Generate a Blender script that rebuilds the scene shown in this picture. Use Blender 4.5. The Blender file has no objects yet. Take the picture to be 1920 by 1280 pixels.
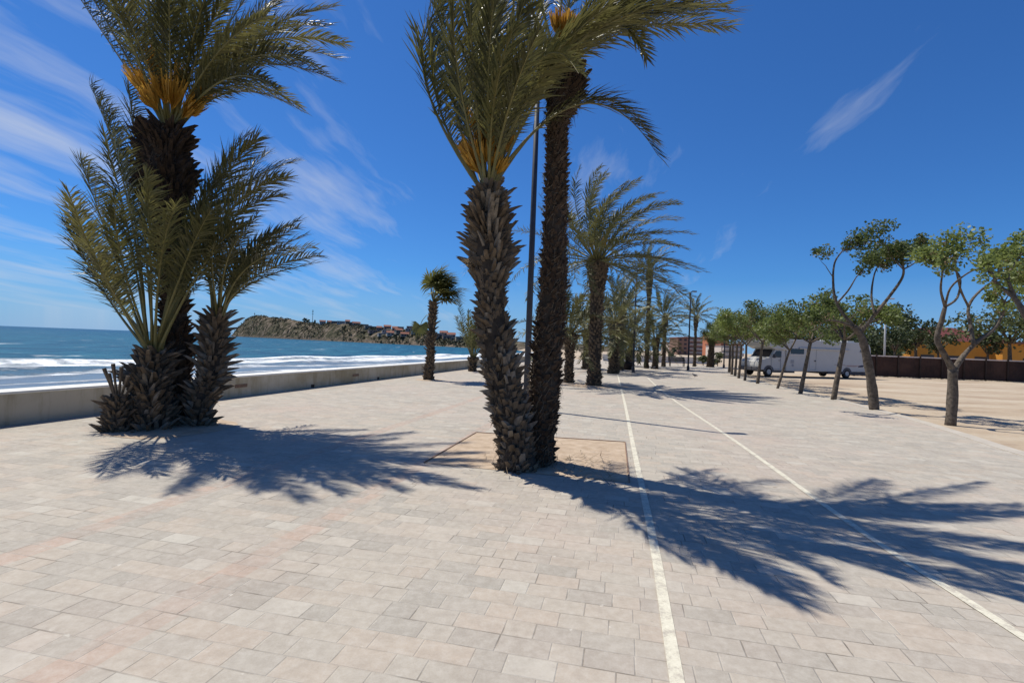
import bpy, math, random
from math import sin, cos, tan, atan2, radians, pi, sqrt
from mathutils import Vector, Matrix, noise

random.seed(7)
scene = bpy.context.scene
COL = scene.collection
V = Vector
UP = V((0, 0, 1))
WIND = V((1.0, -0.12, 0.0))

# ------------------------------------------------------------------ camera
CAM_H = 1.6
FOC = 940.0                      # focal length in pixels of the 1920 wide photograph
ROLL = radians(2.15)
PITCH = radians(0.4)
fwd = V((0, cos(PITCH), sin(PITCH)))
up0 = V((0, -sin(PITCH), cos(PITCH)))
rgt0 = V((1, 0, 0))
rgt = rgt0 * cos(ROLL) + up0 * sin(ROLL)
upv = up0 * cos(ROLL) - rgt0 * sin(ROLL)
CAM = V((0, 0, CAM_H))
cd = bpy.data.cameras.new("camera")
cd.sensor_width = 36.0
cd.lens = 36.0 * FOC / 1920.0
cd.clip_start = 0.05
cd.clip_end = 60000
cam = bpy.data.objects.new("camera", cd)
M3 = Matrix((rgt, upv, -fwd)).transposed()
cam.matrix_world = Matrix.Translation(CAM) @ M3.to_4x4()
COL.objects.link(cam)
scene.camera = cam


def ray(x, y):
    return rgt * ((x - 960) / FOC) + upv * ((640 - y) / FOC) + fwd


def P(x, y, Y):
    """world point seen at photo pixel (x, y), Y metres ahead of the camera"""
    d = ray(x, y)
    return CAM + d * (Y / d.y)


def G(x, y, z=0.0):
    """point of the level z seen at photo pixel (x, y)"""
    d = ray(x, y)
    return CAM + d * ((z - CAM_H) / d.z)


# ------------------------------------------------------------------ mesh helper
class MB:
    def __init__(self):
        self.v, self.f, self.m = [], [], []

    def add(self, vs, fs, mi=0):
        b = len(self.v)
        self.v.extend([tuple(p) for p in vs])
        for f in fs:
            self.f.append(tuple(b + i for i in f))
            self.m.append(mi)

    def box(self, c, s, mi=0, rz=0.0, ax=None):
        """box centred at c, full size s; ax = (x, y, z) axes"""
        c = V(c)
        if ax is None:
            ax = (V((cos(rz), sin(rz), 0)), V((-sin(rz), cos(rz), 0)), UP)
        hx, hy, hz = ax[0] * (s[0] / 2), ax[1] * (s[1] / 2), ax[2] * (s[2] / 2)
        vs = [c - hx - hy - hz, c + hx - hy - hz, c + hx + hy - hz, c - hx + hy - hz,
              c - hx - hy + hz, c + hx - hy + hz, c + hx + hy + hz, c - hx + hy + hz]
        self.add(vs, [(3, 2, 1, 0), (4, 5, 6, 7), (0, 1, 5, 4), (1, 2, 6, 5), (2, 3, 7, 6), (3, 0, 4, 7)], mi)

    def tube(self, pts, rad, n=8, mi=0, cap=True, jit=0.0):
        rings = []
        ref = V((0.3, 1, 0.1)).normalized()
        for i, p in enumerate(pts):
            a = pts[max(0, i - 1)]
            b = pts[min(len(pts) - 1, i + 1)]
            t = (V(b) - V(a)).normalized()
            s = t.cross(ref)
            if s.length < 1e-3:
                s = t.cross(V((1, 0, 0)))
            s.normalize()
            q = s.cross(t).normalized()
            r = rad[i] if isinstance(rad, (list, tuple)) else rad
            ring = []
            for k in range(n):
                an = 2 * pi * k / n
                rr = r * (1 + jit * (random.random() - .5))
                ring.append(V(p) + (s * cos(an) + q * sin(an)) * rr)
            rings.append(ring)
        vs = [p for r in rings for p in r]
        fs = []
        for i in range(len(rings) - 1):
            for k in range(n):
                k2 = (k + 1) % n
                fs.append((i * n + k, i * n + k2, (i + 1) * n + k2, (i + 1) * n + k))
        if cap:
            fs.append(tuple(range(n - 1, -1, -1)))
            fs.append(tuple((len(rings) - 1) * n + k for k in range(n)))
        self.add(vs, fs, mi)

    def prism(self, poly, y0, y1, mi=0):
        """polygon in x,z extruded along y"""
        n = len(poly)
        vs = [(x, y0, z) for x, z in poly] + [(x, y1, z) for x, z in poly]
        fs = [tuple(range(n)), tuple(range(2 * n - 1, n - 1, -1))]
        for i in range(n):
            j = (i + 1) % n
            fs.append((i, n + i, n + j, j))
        self.add(vs, fs, mi)

    def build(self, name, mats, parent=None, loc=None, smooth=False, bevel=0.0):
        me = bpy.data.meshes.new(name)
        me.from_pydata(self.v, [], self.f)
        if not isinstance(mats, (list, tuple)):
            mats = [mats]
        for m in mats:
            me.materials.append(m)
        if len(mats) > 1:
            me.polygons.foreach_set("material_index", self.m)
        if smooth:
            me.polygons.foreach_set("use_smooth", [True] * len(self.f))
        me.update()
        o = bpy.data.objects.new(name, me)
        COL.objects.link(o)
        if parent is not None:
            o.parent = parent
        if loc is not None:
            o.location = loc
        if bevel:
            b = o.modifiers.new("bevel", 'BEVEL')
            b.width = bevel
            b.segments = 2
            b.limit_method = 'ANGLE'
        return o


def tag(o, label=None, cat=None, group=None, kind=None):
    if label:
        o["label"] = label
    if cat:
        o["category"] = cat
    if group:
        o["group"] = group
    if kind:
        o["kind"] = kind
    return o


def thing(name, label, cat, loc=(0, 0, 0), rz=0.0, group=None):
    o = bpy.data.objects.new(name, None)
    COL.objects.link(o)
    o.location = loc
    o.rotation_euler = (0, 0, rz)
    o.empty_display_size = .3
    return tag(o, label, cat, group)


def dup(root, loc, rz=0.0, sc=1.0, label=None, group=None):
    r = root.copy()
    COL.objects.link(r)
    r.location = loc
    r.rotation_euler = (0, 0, rz)
    r.scale = (sc, sc, sc)
    if label:
        r["label"] = label
    if group:
        r["group"] = group
    for ch in list(root.children):
        c = ch.copy()
        COL.objects.link(c)
        c.parent = r
        for g in list(ch.children):
            d = g.copy()
            COL.objects.link(d)
            d.parent = c
    return r


# ------------------------------------------------------------------ materials
def new_mat(name):
    m = bpy.data.materials.new(name)
    m.use_nodes = True
    nt = m.node_tree
    bs = nt.nodes["Principled BSDF"]
    return m, nt, bs


def nd(nt, typ, ins=None, **kw):
    n = nt.nodes.new(typ)
    for k, v in kw.items():
        setattr(n, k, v)
    if ins:
        for k, v in ins.items():
            s = n.inputs[k]
            if hasattr(v, "is_output") or isinstance(v, bpy.types.NodeSocket):
                nt.links.new(v, s)
            else:
                s.default_value = v
    return n


def mth(nt, op, a, b=0.0, c=None):
    ins = {0: a, 1: b}
    if c is not None:
        ins[2] = c
    return nd(nt, "ShaderNodeMath", ins, operation=op).outputs[0]


def mixc(nt, fac, a, b, blend='MIX'):
    n = nt.nodes.new("ShaderNodeMix")
    n.data_type = 'RGBA'
    n.blend_type = blend
    for idx, v in ((0, fac), (6, a), (7, b)):
        if isinstance(v, bpy.types.NodeSocket):
            nt.links.new(v, n.inputs[idx])
        else:
            if idx and len(v) == 3:
                v = (*v, 1)
            n.inputs[idx].default_value = v
    return n.outputs[2]


def ramp(nt, fac, stops, interp='LINEAR'):
    n = nt.nodes.new("ShaderNodeValToRGB")
    n.color_ramp.interpolation = interp
    el = n.color_ramp.elements
    while len(el) < len(stops):
        el.new(0.5)
    for e, (p, c) in zip(el, stops):
        e.position = p
        e.color = (*c, 1) if len(c) == 3 else c
    nt.links.new(fac, n.inputs[0])
    return n.outputs[0]


def noise_tex(nt, vec, scale, detail=4, rough=.55, out=0):
    n = nd(nt, "ShaderNodeTexNoise", {"Scale": scale, "Detail": detail, "Roughness": rough})
    if vec is not None:
        nt.links.new(vec, n.inputs["Vector"])
    return n.outputs[out]


def bump(nt, h, dist=.02, strength=.5):
    return nd(nt, "ShaderNodeBump", {"Height": h, "Distance": dist, "Strength": strength}).outputs[0]


def simple(name, c1, c2=None, scale=6.0, rough=.8, bmp=0.0, spec=.3, obj_rand=0.0, metal=0.0, detail=5):
    """two-tone noise colour with optional relief"""
    m, nt, bs = new_mat(name)
    c2 = c2 or tuple(x * .75 for x in c1)
    tc = nd(nt, "ShaderNodeTexCoord").outputs["Object"]
    n = noise_tex(nt, tc, scale, detail, .65)
    col = ramp(nt, n, [(.3, c2), (.7, c1)])
    if obj_rand:
        r = nd(nt, "ShaderNodeObjectInfo").outputs["Random"]
        v = mth(nt, 'MULTIPLY_ADD', r, obj_rand, 1 - obj_rand / 2)
        hs = nd(nt, "ShaderNodeHueSaturation", {"Value": v, "Color": col})
        col = hs.outputs[0]
    nt.links.new(col, bs.inputs["Base Color"])
    bs.inputs["Roughness"].default_value = rough
    bs.inputs["Specular IOR Level"].default_value = spec
    bs.inputs["Metallic"].default_value = metal
    if bmp:
        nt.links.new(bump(nt, n, bmp, .8), bs.inputs["Normal"])
    return m


def leaf_mat(name, c1, c2, rough=.5, trans=.25, scale=3.0, spec=.4):
    m, nt, bs = new_mat(name)
    tc = nd(nt, "ShaderNodeTexCoord").outputs["Object"]
    n = noise_tex(nt, tc, scale, 3, .6)
    r = nd(nt, "ShaderNodeObjectInfo").outputs["Random"]
    f = mth(nt, 'ADD', mth(nt, 'MULTIPLY', n, .8), mth(nt, 'MULTIPLY_ADD', r, .5, -.15))
    col = ramp(nt, f, [(.25, c2), (.75, c1)])
    nt.links.new(col, bs.inputs["Base Color"])
    bs.inputs["Roughness"].default_value = rough
    bs.inputs["Specular IOR Level"].default_value = spec
    tr = nd(nt, "ShaderNodeBsdfTranslucent", {"Color": col})
    mx = nd(nt, "ShaderNodeMixShader", {0: trans, 1: bs.outputs[0], 2: tr.outputs[0]})
    nt.links.new(mx.outputs[0], nt.nodes["Material Output"].inputs[0])
    return m


MT = {}
MT['leaf'] = leaf_mat("palm_leaf", (.175, .162, .052), (.068, .068, .024), .42, .34)
MT['leaf_far'] = leaf_mat("palm_leaf_distant", (.17, .165, .06), (.075, .078, .03), .5, .3)
MT['rachis'] = simple("palm_rachis", (.20, .17, .06), (.13, .12, .04), 4, .5)
MT['bark'] = simple("palm_bark", (.075, .057, .040), (.022, .017, .012), 9, .95, .03)
MT['stub'] = simple("palm_leaf_base", (.21, .155, .10), (.05, .037, .025), 7, .95, .015)
MT['stub_grey'] = simple("weathered_leaf_base", (.29, .245, .19), (.10, .082, .062), 8, .95, .012)
MT['boss'] = simple("palm_crown_base", (.095, .062, .040), (.022, .015, .010), 7, .95, .01)
MT['fibre'] = simple("palm_fibre", (.42, .32, .20), (.25, .17, .09), 14, .95)
MT['fibre_dark'] = simple("trunk_fibre", (.23, .175, .115), (.09, .065, .04), 10, .95)
MT['flower'] = leaf_mat("palm_flower", (.66, .38, .06), (.46, .25, .04), .6, .35)
MT['fan'] = leaf_mat("fan_leaf", (.22, .21, .06), (.085, .095, .028), .5, .36)
MT['tleaf'] = leaf_mat("tree_leaf", (.23, .28, .075), (.085, .115, .032), .5, .42, 1.2)
MT['tleaf_dark'] = leaf_mat("tree_leaf_dark", (.055, .075, .028), (.02, .03, .012), .6, .2, .7)
MT['tleaf_mid'] = leaf_mat("tree_leaf_olive", (.095, .115, .038), (.035, .05, .018), .55, .3, .8)
MT['tbark'] = simple("tree_bark", (.19, .155, .12), (.05, .04, .03), 11, .95, .035)
MT['tleaf_scrub'] = leaf_mat("scrub_leaf", (.075, .075, .04), (.03, .032, .018), .7, .1, .03)
MT['seed'] = leaf_mat("tree_seed", (.46, .32, .19), (.28, .18, .10), .7, .2)
MT['soil'] = simple("soil", (.52, .41, .30), (.36, .265, .18), 5, .97, .03)
MT['edge'] = simple("rusty_edge", (.30, .20, .14), (.17, .105, .075), 20, .9)
MT['pole_dark'] = simple("dark_metal", (.035, .045, .065), (.025, .03, .045), 5, .62, spec=.3)
MT['pole_light'] = simple("pale_metal", (.52, .52, .50), (.40, .40, .39), 3, .5)
MT['lampglass'] = simple("lamp_glass", (.6, .6, .58), (.5, .5, .5), 3, .25)
MT['dark'] = simple("dark_paint", (.025, .02, .02), (.012, .01, .01), 8, .6)
MT['terracotta'] = simple("terracotta", (.30, .10, .065), (.20, .065, .045), 4, .85)
MT['white'] = simple("white_plaster", (.72, .69, .63), (.60, .57, .52), 2, .9)


# ------------------------------------------------------------------ fronds
def bez(p0, p1, p2, n):
    out = []
    for i in range(n + 1):
        t = i / n
        out.append(p0 * ((1 - t) ** 2) + p1 * (2 * t * (1 - t)) + p2 * (t * t))
    return out


def sample(pts, t):
    f = t * (len(pts) - 1)
    i = min(int(f), len(pts) - 2)
    a = f - i
    return pts[i].lerp(pts[i + 1], a), (pts[i + 1] - pts[i]).normalized()


def frond(pts, leaf=.42, pairs=60, pet=.22, w=.013, rr=.018, wind=.25, seed=0, twist=0.0, sag=.25, spread=1.0):
    """pinnate leaf along the curve pts: slot 0 leaflets, slot 1 rachis"""
    rnd = random.Random(seed)
    mb = MB()
    n = len(pts)
    mb.tube(pts, [rr * (1.5 - 1.35 * (i / (n - 1)) ** .6) for i in range(n)], 5, 1)
    for i in range(pairs):
        t = pet + (1 - pet) * (i + .5) / pairs
        u = (i + .5) / pairs
        prof = (.45 + .55 * min(1, u / .22)) * (1 - .48 * max(0, (u - .5) / .5) ** 1.6)
        ang = radians(60 - 27 * u) * spread
        for sd in (-1, 1):
            p, T = sample(pts, min(.999, t + rnd.uniform(-.004, .004)))
            S = T.cross(UP)
            if S.length < .15:
                S = V((1, 0, 0)) - T * T.x
            S.normalize()
            N = S.cross(T).normalized()
            if twist:
                S, N = S * cos(twist) + N * sin(twist), N * cos(twist) - S * sin(twist)
            vee = radians(rnd.choice((-6, 14, 32, 48)) + rnd.uniform(-9, 9))
            a = ang + radians(rnd.uniform(-8, 8))
            d = T * cos(a) + (S * sd * cos(vee) + N * sin(vee)) * sin(a)
            d += WIND * (wind * rnd.uniform(.4, 1.2))
            d.normalize()
            l = leaf * prof * rnd.uniform(.82, 1.1)
            d2 = (d + V((0, 0, -sag * rnd.uniform(.3, 1.4))) + WIND * (wind * rnd.uniform(.1, .9))).normalized()
            b = d.cross(N)
            if b.length < .05:
                b = d.cross(S)
            b.normalize()
            b = (b + d.cross(b) * rnd.uniform(-.5, .5)).normalized()
            m = p + d * (l * .5)
            e = m + d2 * (l * .5)
            ww = w * (.55 + .45 * prof)
            mb.add([p - b * ww * .6, p + b * ww * .6, m + b * ww, m - b * ww, e], [(0, 1, 2, 3), (3, 2, 4)], 0)
    return mb


def frond_curve_auto(c, az, el, L, g=.9, wnd=.5, n=14):
    d = V((cos(az) * cos(el), sin(az) * cos(el), sin(el)))
    p = V(c)
    pts = [p.copy()]
    ds = L / n
    for i in range(n):
        s = (i + .5) / n
        d = (d + (V((0, 0, -1)) * g * (.25 + s * 1.2) + WIND * wnd * (.2 + s)) * (1.0 / n)).normalized()
        p = p + d * ds
        pts.append(p.copy())
    return pts


def flower(c, tip, seed, wid=.17, n=80):
    """branched flower head on a flat stalk: slot 0 strands, slot 1 stalk"""
    rnd = random.Random(seed)
    mb = MB()
    c, tip = V(c), V(tip)
    d = tip - c
    L = d.length
    mid = c + d * .55
    mb.tube(bez(c, c + d * .3 + V((0, 0, .04)), mid, 6), [.022, .02, .019, .018, .017, .016, .014], 5, 1)
    dn = d.normalized()
    s = dn.cross(V((0, 1, 0))).normalized()
    q = dn.cross(s)
    for i in range(n):
        a = rnd.uniform(0, 2 * pi)
        r = wid * sqrt(rnd.random())
        st = c + d * rnd.uniform(.42, .62)
        e = c + d * rnd.uniform(.78, 1.06) + s * cos(a) * r + q * sin(a) * r
        m = (st + e) * .5 + (s * cos(a) + q * sin(a)) * r * .25
        b = (e - st).cross(V((rnd.uniform(-1, 1), rnd.uniform(-1, 1), .2))).normalized() * .012
        mb.add([st - b * .5, st + b * .5, m + b * 1.4, m - b * 1.4, e + b * .6, e - b * .6],
               [(0, 1, 2, 3), (3, 2, 4, 5)], 0)
    return mb


def palm_trunk(path, rad, dens=1.0, prot=None, seed=0, stub_h=.13, stub_w=.10, n=14, fib=0.0):
    """tapered stem with spiralling leaf-base stubs; prot(u) gives how far stubs stand out"""
    rnd = random.Random(seed)
    mb = MB()
    # resample
    NS = 26
    pts, rr = [], []
    for i in range(NS + 1):
        t = i / NS
        f = t * (len(path) - 1)
        k = min(int(f), len(path) - 2)
        a = f - k
        # smooth interpolation through the control points
        p0 = path[max(0, k - 1)]; p1 = path[k]; p2 = path[k + 1]; p3 = path[min(len(path) - 1, k + 2)]
        q = .5 * ((2 * p1) + (p2 - p0) * a + (2 * p0 - 5 * p1 + 4 * p2 - p3) * a * a + (3 * p1 - p0 - 3 * p2 + p3) * a ** 3)
        pts.append(q)
        r0 = rad[k]; r1 = rad[k + 1]
        aa = a * a * (3 - 2 * a)
        rr.append(r0 + (r1 - r0) * aa)
    mb.tube(pts, [r * .93 for r in rr], n, 0, jit=.05)
    L = sum((pts[i + 1] - pts[i]).length for i in range(NS))
    h = 0.0
    i = 0
    while h < L - .02:
        u = h / L
        p, T = sample(pts, u)
        r = rr[min(NS, int(u * NS))]
        f = u * NS
        k = min(int(f), NS - 1)
        r = rr[k] + (rr[k + 1] - rr[k]) * (f - k)
        an = i * 2.39996 + rnd.uniform(-.12, .12)
        s = T.cross(V((0.2, 1, 0))).normalized()
        q = s.cross(T).normalized()
        o = s * cos(an) + q * sin(an)
        tg = T.cross(o).normalized()
        pr = (prot(u) if prot else .06) * rnd.choice((.15, .35, .7, 1.0, 1.0, 1.6)) * rnd.uniform(.7, 1.25)
        worn = noise.noise(p * 1.7 + o * .9 + V((seed, 0, 0)))
        pr = min(pr * max(.2, 1 + worn * 1.2), .19)
        sw = stub_w * rnd.uniform(.5, 1.35)
        sh = stub_h * rnd.uniform(.6, 1.4)
        if worn < -.12 and rnd.random() < .45:
            i += 1
            h += sh * sw / (2 * pi * max(r, .08)) * .85 / dens
            continue
        c = p + o * (r * .9)
        up = (T * rnd.uniform(.45, 1.2) + o * rnd.uniform(.3, 1.0) + tg * rnd.uniform(-.5, .5)).normalized()
        tipc = c + o * (pr * .6) + up * (pr * .95 + sh * .45)
        w2 = sw * rnd.uniform(.35, .55)
        th = .018 + pr * .14
        vs = [c - tg * sw * .5 - T * sh * .5, c + tg * sw * .5 - T * sh * .5,
              c + tg * sw * .5 + T * sh * .35, c - tg * sw * .5 + T * sh * .35,
              tipc - tg * w2 * .5 + o * th, tipc + tg * w2 * .5 + o * th,
              tipc + tg * w2 * .5 - o * th * .3, tipc - tg * w2 * .5 - o * th * .3]
        mb.add(vs, [(0, 1, 5, 4), (1, 2, 6, 5), (2, 3, 7, 6), (3, 0, 4, 7), (4, 5, 6, 7)], 3 if fib and rnd.random() < .22 + worn * .6 else 1)
        for _f in range(3 if fib and rnd.random() < fib else 0):
            st = c + o * rnd.uniform(.0, .04) + tg * rnd.uniform(-.06, .06)
            e = st + (o * rnd.uniform(.05, .5) + tg * rnd.uniform(-.8, .8) + T * rnd.uniform(-1.2, .7)) * rnd.uniform(.05, .17)
            b_ = tg.cross(o) * .003 + tg * .003
            mb.add([st - b_, st + b_, e + b_ * .5, e - b_ * .5], [(0, 1, 2, 3)], 2)
        i += 1
        h += sh * sw / (2 * pi * max(r, .08)) * .85 / dens
    return mb, pts, rr


def rel(o, pts):
    return [p - o for p in pts]


def hero_palm(name, label, base, path, rad, crown_y, specs, flowers=(), dens=1.0, prot=None, seed=0, leaf=.44,
              pairs=66, pet=.22, stub=(.13, .10), tmats=None, group=None, w=.0118, extra=0, extra_el=(40, 80), extra_L=3.2, rr=.02, spread=.76, fan=1.0):
    """palm whose leaves are aimed at world-space tips"""
    root = thing(name, label, "palm tree", base, 0, group)
    mb, pts, _ = palm_trunk(rel(base, path), rad, dens, prot, seed, stub[0], stub[1], 14, .9)
    mb.build("trunk", (tmats or [MT['bark'], MT['stub']]) + [MT['fibre_dark'], MT['stub_grey'] if not tmats else MT['boss']], root)
    top = pts[-1]
    rnd = random.Random(seed + 5)
    k = 0
    for sp in specs:
        tx, ty, dY = sp[0], sp[1], max(-1.75, min(2.5, sp[2] * fan))
        tip = P(tx, ty, crown_y + dY) - base
        via = sp[3] if len(sp) > 3 else None
        dirh = V((tip.x - top.x, tip.y - top.y, 0))
        c = top + (dirh.normalized() * .07 if dirh.length > .1 else V((0, 0, 0))) + V((rnd.uniform(-.06, .06), rnd.uniform(-.06, .06), -.05))
        d = tip - c
        L = d.length
        if isinstance(via, tuple):
            v = P(via[0], via[1], crown_y + dY * .45) - base
            p1 = v * 2 - (c + tip) * .5
        else:
            bow = .16 if via is None else via
            p1 = c + d * .5 + UP * (bow * L) - V((WIND.x, 0, 0)) * (.06 * L)
        pp = bez(c, p1, tip, 16)
        lw = leaf * min(1.12, .55 + .45 * L / 3.0)
        f = frond(pp, lw, int(pairs * min(1.2, max(.6, L / 3.0))), pet * rnd.uniform(.85, 1.15), w, rr,
                  rnd.uniform(.18, .42), seed * 100 + k, rnd.uniform(-.6, .6), .25, spread)
        f.build("frond", [MT['leaf'], MT['rachis']], root)
        k += 1
    for j in range(extra):
        az = j * 2.4 + seed
        el = radians(rnd.uniform(*extra_el))
        pp = frond_curve_auto(top, az, el, extra_L * rnd.uniform(.8, 1.1), .8, .5, 14)
        f = frond(pp, leaf, pairs, pet, w, rr, .3, seed * 100 + 60 + j, rnd.uniform(-.4, .4))
        f.build("frond", [MT['leaf'], MT['rachis']], root)
    for j, (fx, fy, dY) in enumerate(flowers):
        tip = P(fx, fy, crown_y + dY) - base
        flower(top - V((0, 0, .05)), tip, seed * 31 + j).build("flower_head", [MT['flower'], MT['rachis']], root)
    return root


def auto_palm(name, label, base, H, r0, r1, L, nf, seed, els=(-10, 82), g=.9, wnd=.5, lean=(0, 0), boss=1.6, leaf=.4, pairs=34,
              w=.022, flowers=0, group=None, stub=(.13, .10), lmat='leaf_far', dens=.8, pr=.028, rr=.024):
    root = thing(name, label, "palm tree", base, 0, group)
    path = [V((lean[0] * t * t, lean[1] * t * t, H * t)) for t in (0, .2, .45, .7, .86, .94, 1.0)]
    rad = [r0 * 1.12, r0, (r0 + r1) / 2, r1, r1 * boss, r1 * boss, r1 * .8]
    mb, pts, _ = palm_trunk(path, rad, dens, lambda u: pr * (2.0 if u > .82 else 1.0), seed, stub[0], stub[1], 10)
    mb.build("trunk", [MT['bark'], MT['stub']], root)
    top = pts[-1]
    rnd = random.Random(seed)
    for j in range(nf):
        u = (j + .5) / nf
        az = j * 2.39996 + seed
        el = radians(els[1] + (els[0] - els[1]) * u ** 1.1 + rnd.uniform(-7, 7))
        pp = frond_curve_auto(top + V((cos(az), sin(az), 0)) * r1 * .5, az, el, L * rnd.uniform(.82, 1.1), g, wnd, 12)
        f = frond(pp, leaf, pairs, .2, w, rr, rnd.uniform(.2, .45), seed * 77 + j, rnd.uniform(-.5, .5))
        f.build("frond", [MT[lmat], MT['rachis']], root)
    for j in range(flowers):
        az = j * 2.1 + 1
        tip = top + V((cos(az) * .45, sin(az) * .45, 1.0))
        flower(top, tip, seed + j, .2, 26).build("flower_head", [MT['flower'], MT['rachis']], root)
    return root


# ================================================================== SETTING
AZ = radians(12.4)                                 # the promenade's heading
U = V((sin(AZ), cos(AZ), 0))
Q = V((cos(AZ), -sin(AZ), 0))


def SQ(s, q, z=0.0):
    return U * s + Q * q + V((0, 0, z))


def path_coords(nt):
    """(s along the promenade, q across it) as two value sockets"""
    tc = nd(nt, "ShaderNodeTexCoord").outputs["Object"]
    sx = nd(nt, "ShaderNodeVectorMath", {0: tc, 1: tuple(U)}, operation='DOT_PRODUCT').outputs["Value"]
    qx = nd(nt, "ShaderNodeVectorMath", {0: tc, 1: tuple(Q)}, operation='DOT_PRODUCT').outputs["Value"]
    return tc, sx, qx


def paving_material():
    m, nt, bs = new_mat("promenade_paving")
    tc, s, q = path_coords(nt)
    wob = noise_tex(nt, tc, .9, 2, .5)
    s1 = mth(nt, 'ADD', s, mth(nt, 'MULTIPLY_ADD', wob, .03, -.015))
    RH = .16
    rs = mth(nt, 'DIVIDE', s1, RH)
    row = mth(nt, 'FLOOR', rs)
    fr = mth(nt, 'FRACT', rs)
    wn = nd(nt, "ShaderNodeTexWhiteNoise", {"W": row}, noise_dimensions='1D').outputs["Value"]
    PER = .72
    qq = mth(nt, 'DIVIDE', mth(nt, 'ADD', q, mth(nt, 'MULTIPLY', wn, PER)), PER)
    big = mth(nt, 'FLOOR', qq)
    fq = mth(nt, 'FRACT', qq)
    c1, c2 = .24, .60
    idx = mth(nt, 'ADD', mth(nt, 'GREATER_THAN', fq, c1), mth(nt, 'GREATER_THAN', fq, c2))
    cell = nd(nt, "ShaderNodeCombineXYZ", {0: row, 1: big, 2: idx}).outputs[0]
    cw = nd(nt, "ShaderNodeTexWhiteNoise", {"Vector": cell}, noise_dimensions='3D')
    cr = cw.outputs["Value"]
    cr2 = nd(nt, "ShaderNodeSeparateColor", {0: cw.outputs["Color"]}).outputs[1]
    # distance to the joints, metres
    dq = mth(nt, 'ABSOLUTE', mth(nt, 'SUBTRACT', fq, c1))
    dq = mth(nt, 'MINIMUM', dq, mth(nt, 'ABSOLUTE', mth(nt, 'SUBTRACT', fq, c2)))
    dq = mth(nt, 'MINIMUM', dq, mth(nt, 'MINIMUM', fq, mth(nt, 'SUBTRACT', 1.0, fq)))
    dq = mth(nt, 'MULTIPLY', dq, PER)
    dr = mth(nt, 'MULTIPLY', mth(nt, 'MINIMUM', fr, mth(nt, 'SUBTRACT', 1.0, fr)), RH)
    dj = mth(nt, 'MINIMUM', dq, dr)
    gap = nd(nt, "ShaderNodeMapRange", {0: dj, 1: .0015, 2: .006, 3: 1.0, 4: 0.0}).outputs[0]
    # worn joints come and go; strong ones also paint in shadow of uneven slabs
    jn = noise_tex(nt, tc, 1.7, 3, .6)
    jmask = nd(nt, "ShaderNodeMapRange", {0: jn, 1: .42, 2: .62, 3: .0, 4: .8}).outputs[0]
    jmask = mth(nt, 'MULTIPLY', jmask, mth(nt, 'MULTIPLY_ADD', cr2, .7, .45))
    gapc = mth(nt, 'MULTIPLY', gap, jmask)
    base = ramp(nt, cr, [(0.0, (.325, .295, .245)), (.3, (.375, .335, .276)), (.62, (.41, .363, .293)), (.84, (.415, .345, .27)), (.97, (.455, .42, .35))])
    # pink tinted areas of paving and the two pink border bands
    big_n = noise_tex(nt, tc, .33, 3, .5)
    pk = nd(nt, "ShaderNodeMapRange", {0: big_n, 1: .46, 2: .68, 3: 0.0, 4: .6}).outputs[0]
    pk = mth(nt, 'MULTIPLY', pk, mth(nt, 'MULTIPLY_ADD', cr2, .8, .25))
    base = mixc(nt, pk, base, (.46, .345, .28))
    for q0, hw, st in ((-2.5, .11, .55), (-4.1, .11, .65)):
        b = mth(nt, 'LESS_THAN', mth(nt, 'ABSOLUTE', mth(nt, 'SUBTRACT', q, q0)), hw)
        b = mth(nt, 'MULTIPLY', b, mth(nt, 'MULTIPLY_ADD', cr, .6, .25))
        base = mixc(nt, mth(nt, 'MULTIPLY', b, st), base, (.42, .25, .18))
    grime = noise_tex(nt, tc, 5.5, 6, .7)
    base = mixc(nt, nd(nt, "ShaderNodeMapRange", {0: grime, 1: .38, 2: .72, 3: .0, 4: .36}).outputs[0], base, (.25, .215, .175))
    mott = noise_tex(nt, tc, 16, 5, .7)
    base = mixc(nt, nd(nt, "ShaderNodeMapRange", {0: mott, 1: .45, 2: .7, 3: .0, 4: .35}).outputs[0], base, (.56, .52, .45))
    base = mixc(nt, nd(nt, "ShaderNodeMapRange", {0: mott, 1: .45, 2: .25, 3: .0, 4: .3}).outputs[0], base, (.24, .20, .165))
    fine = noise_tex(nt, tc, 90, 3, .7)
    base = mixc(nt, mth(nt, 'MULTIPLY_ADD', fine, .5, -.16), base, (.55, .52, .47))
    stain = noise_tex(nt, tc, .75, 5, .62)
    base = mixc(nt, nd(nt, "ShaderNodeMapRange", {0: stain, 1: .53, 2: .75, 3: .0, 4: .34}).outputs[0], base, (.22, .18, .145))
    jl = noise_tex(nt, tc, 3.1, 3, .6)
    jcol = ramp(nt, jl, [(.45, (.10, .08, .062)), (.62, (.52, .48, .41))])
    col = mixc(nt, gapc, base, jcol)
    chips = nd(nt, "ShaderNodeMapRange", {0: noise_tex(nt, tc, 17, 2, .5), 1: .70, 2: .76, 3: 0.0, 4: .6}).outputs[0]
    col = mixc(nt, mth(nt, 'MULTIPLY', chips, nd(nt, "ShaderNodeMapRange", {0: dj, 1: .0, 2: .03, 3: 1.0, 4: 0.15}).outputs[0]), col, (.62, .58, .50))
    spots = nd(nt, "ShaderNodeMapRange", {0: noise_tex(nt, tc, 6.3, 2, .5), 1: .73, 2: .78, 3: 0.0, 4: .45}).outputs[0]
    col = mixc(nt, spots, col, (.17, .13, .10))
    nt.links.new(col, bs.inputs["Base Color"])
    bs.inputs["Roughness"].default_value = .85
    bs.inputs["Specular IOR Level"].default_value = .25
    h = mth(nt, 'SUBTRACT', mth(nt, 'ADD', mth(nt, 'MULTIPLY', fine, .12), mth(nt, 'MULTIPLY', cr, .25)), gap)
    nt.links.new(bump(nt, h, .006, .5), bs.inputs["Normal"])
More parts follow.
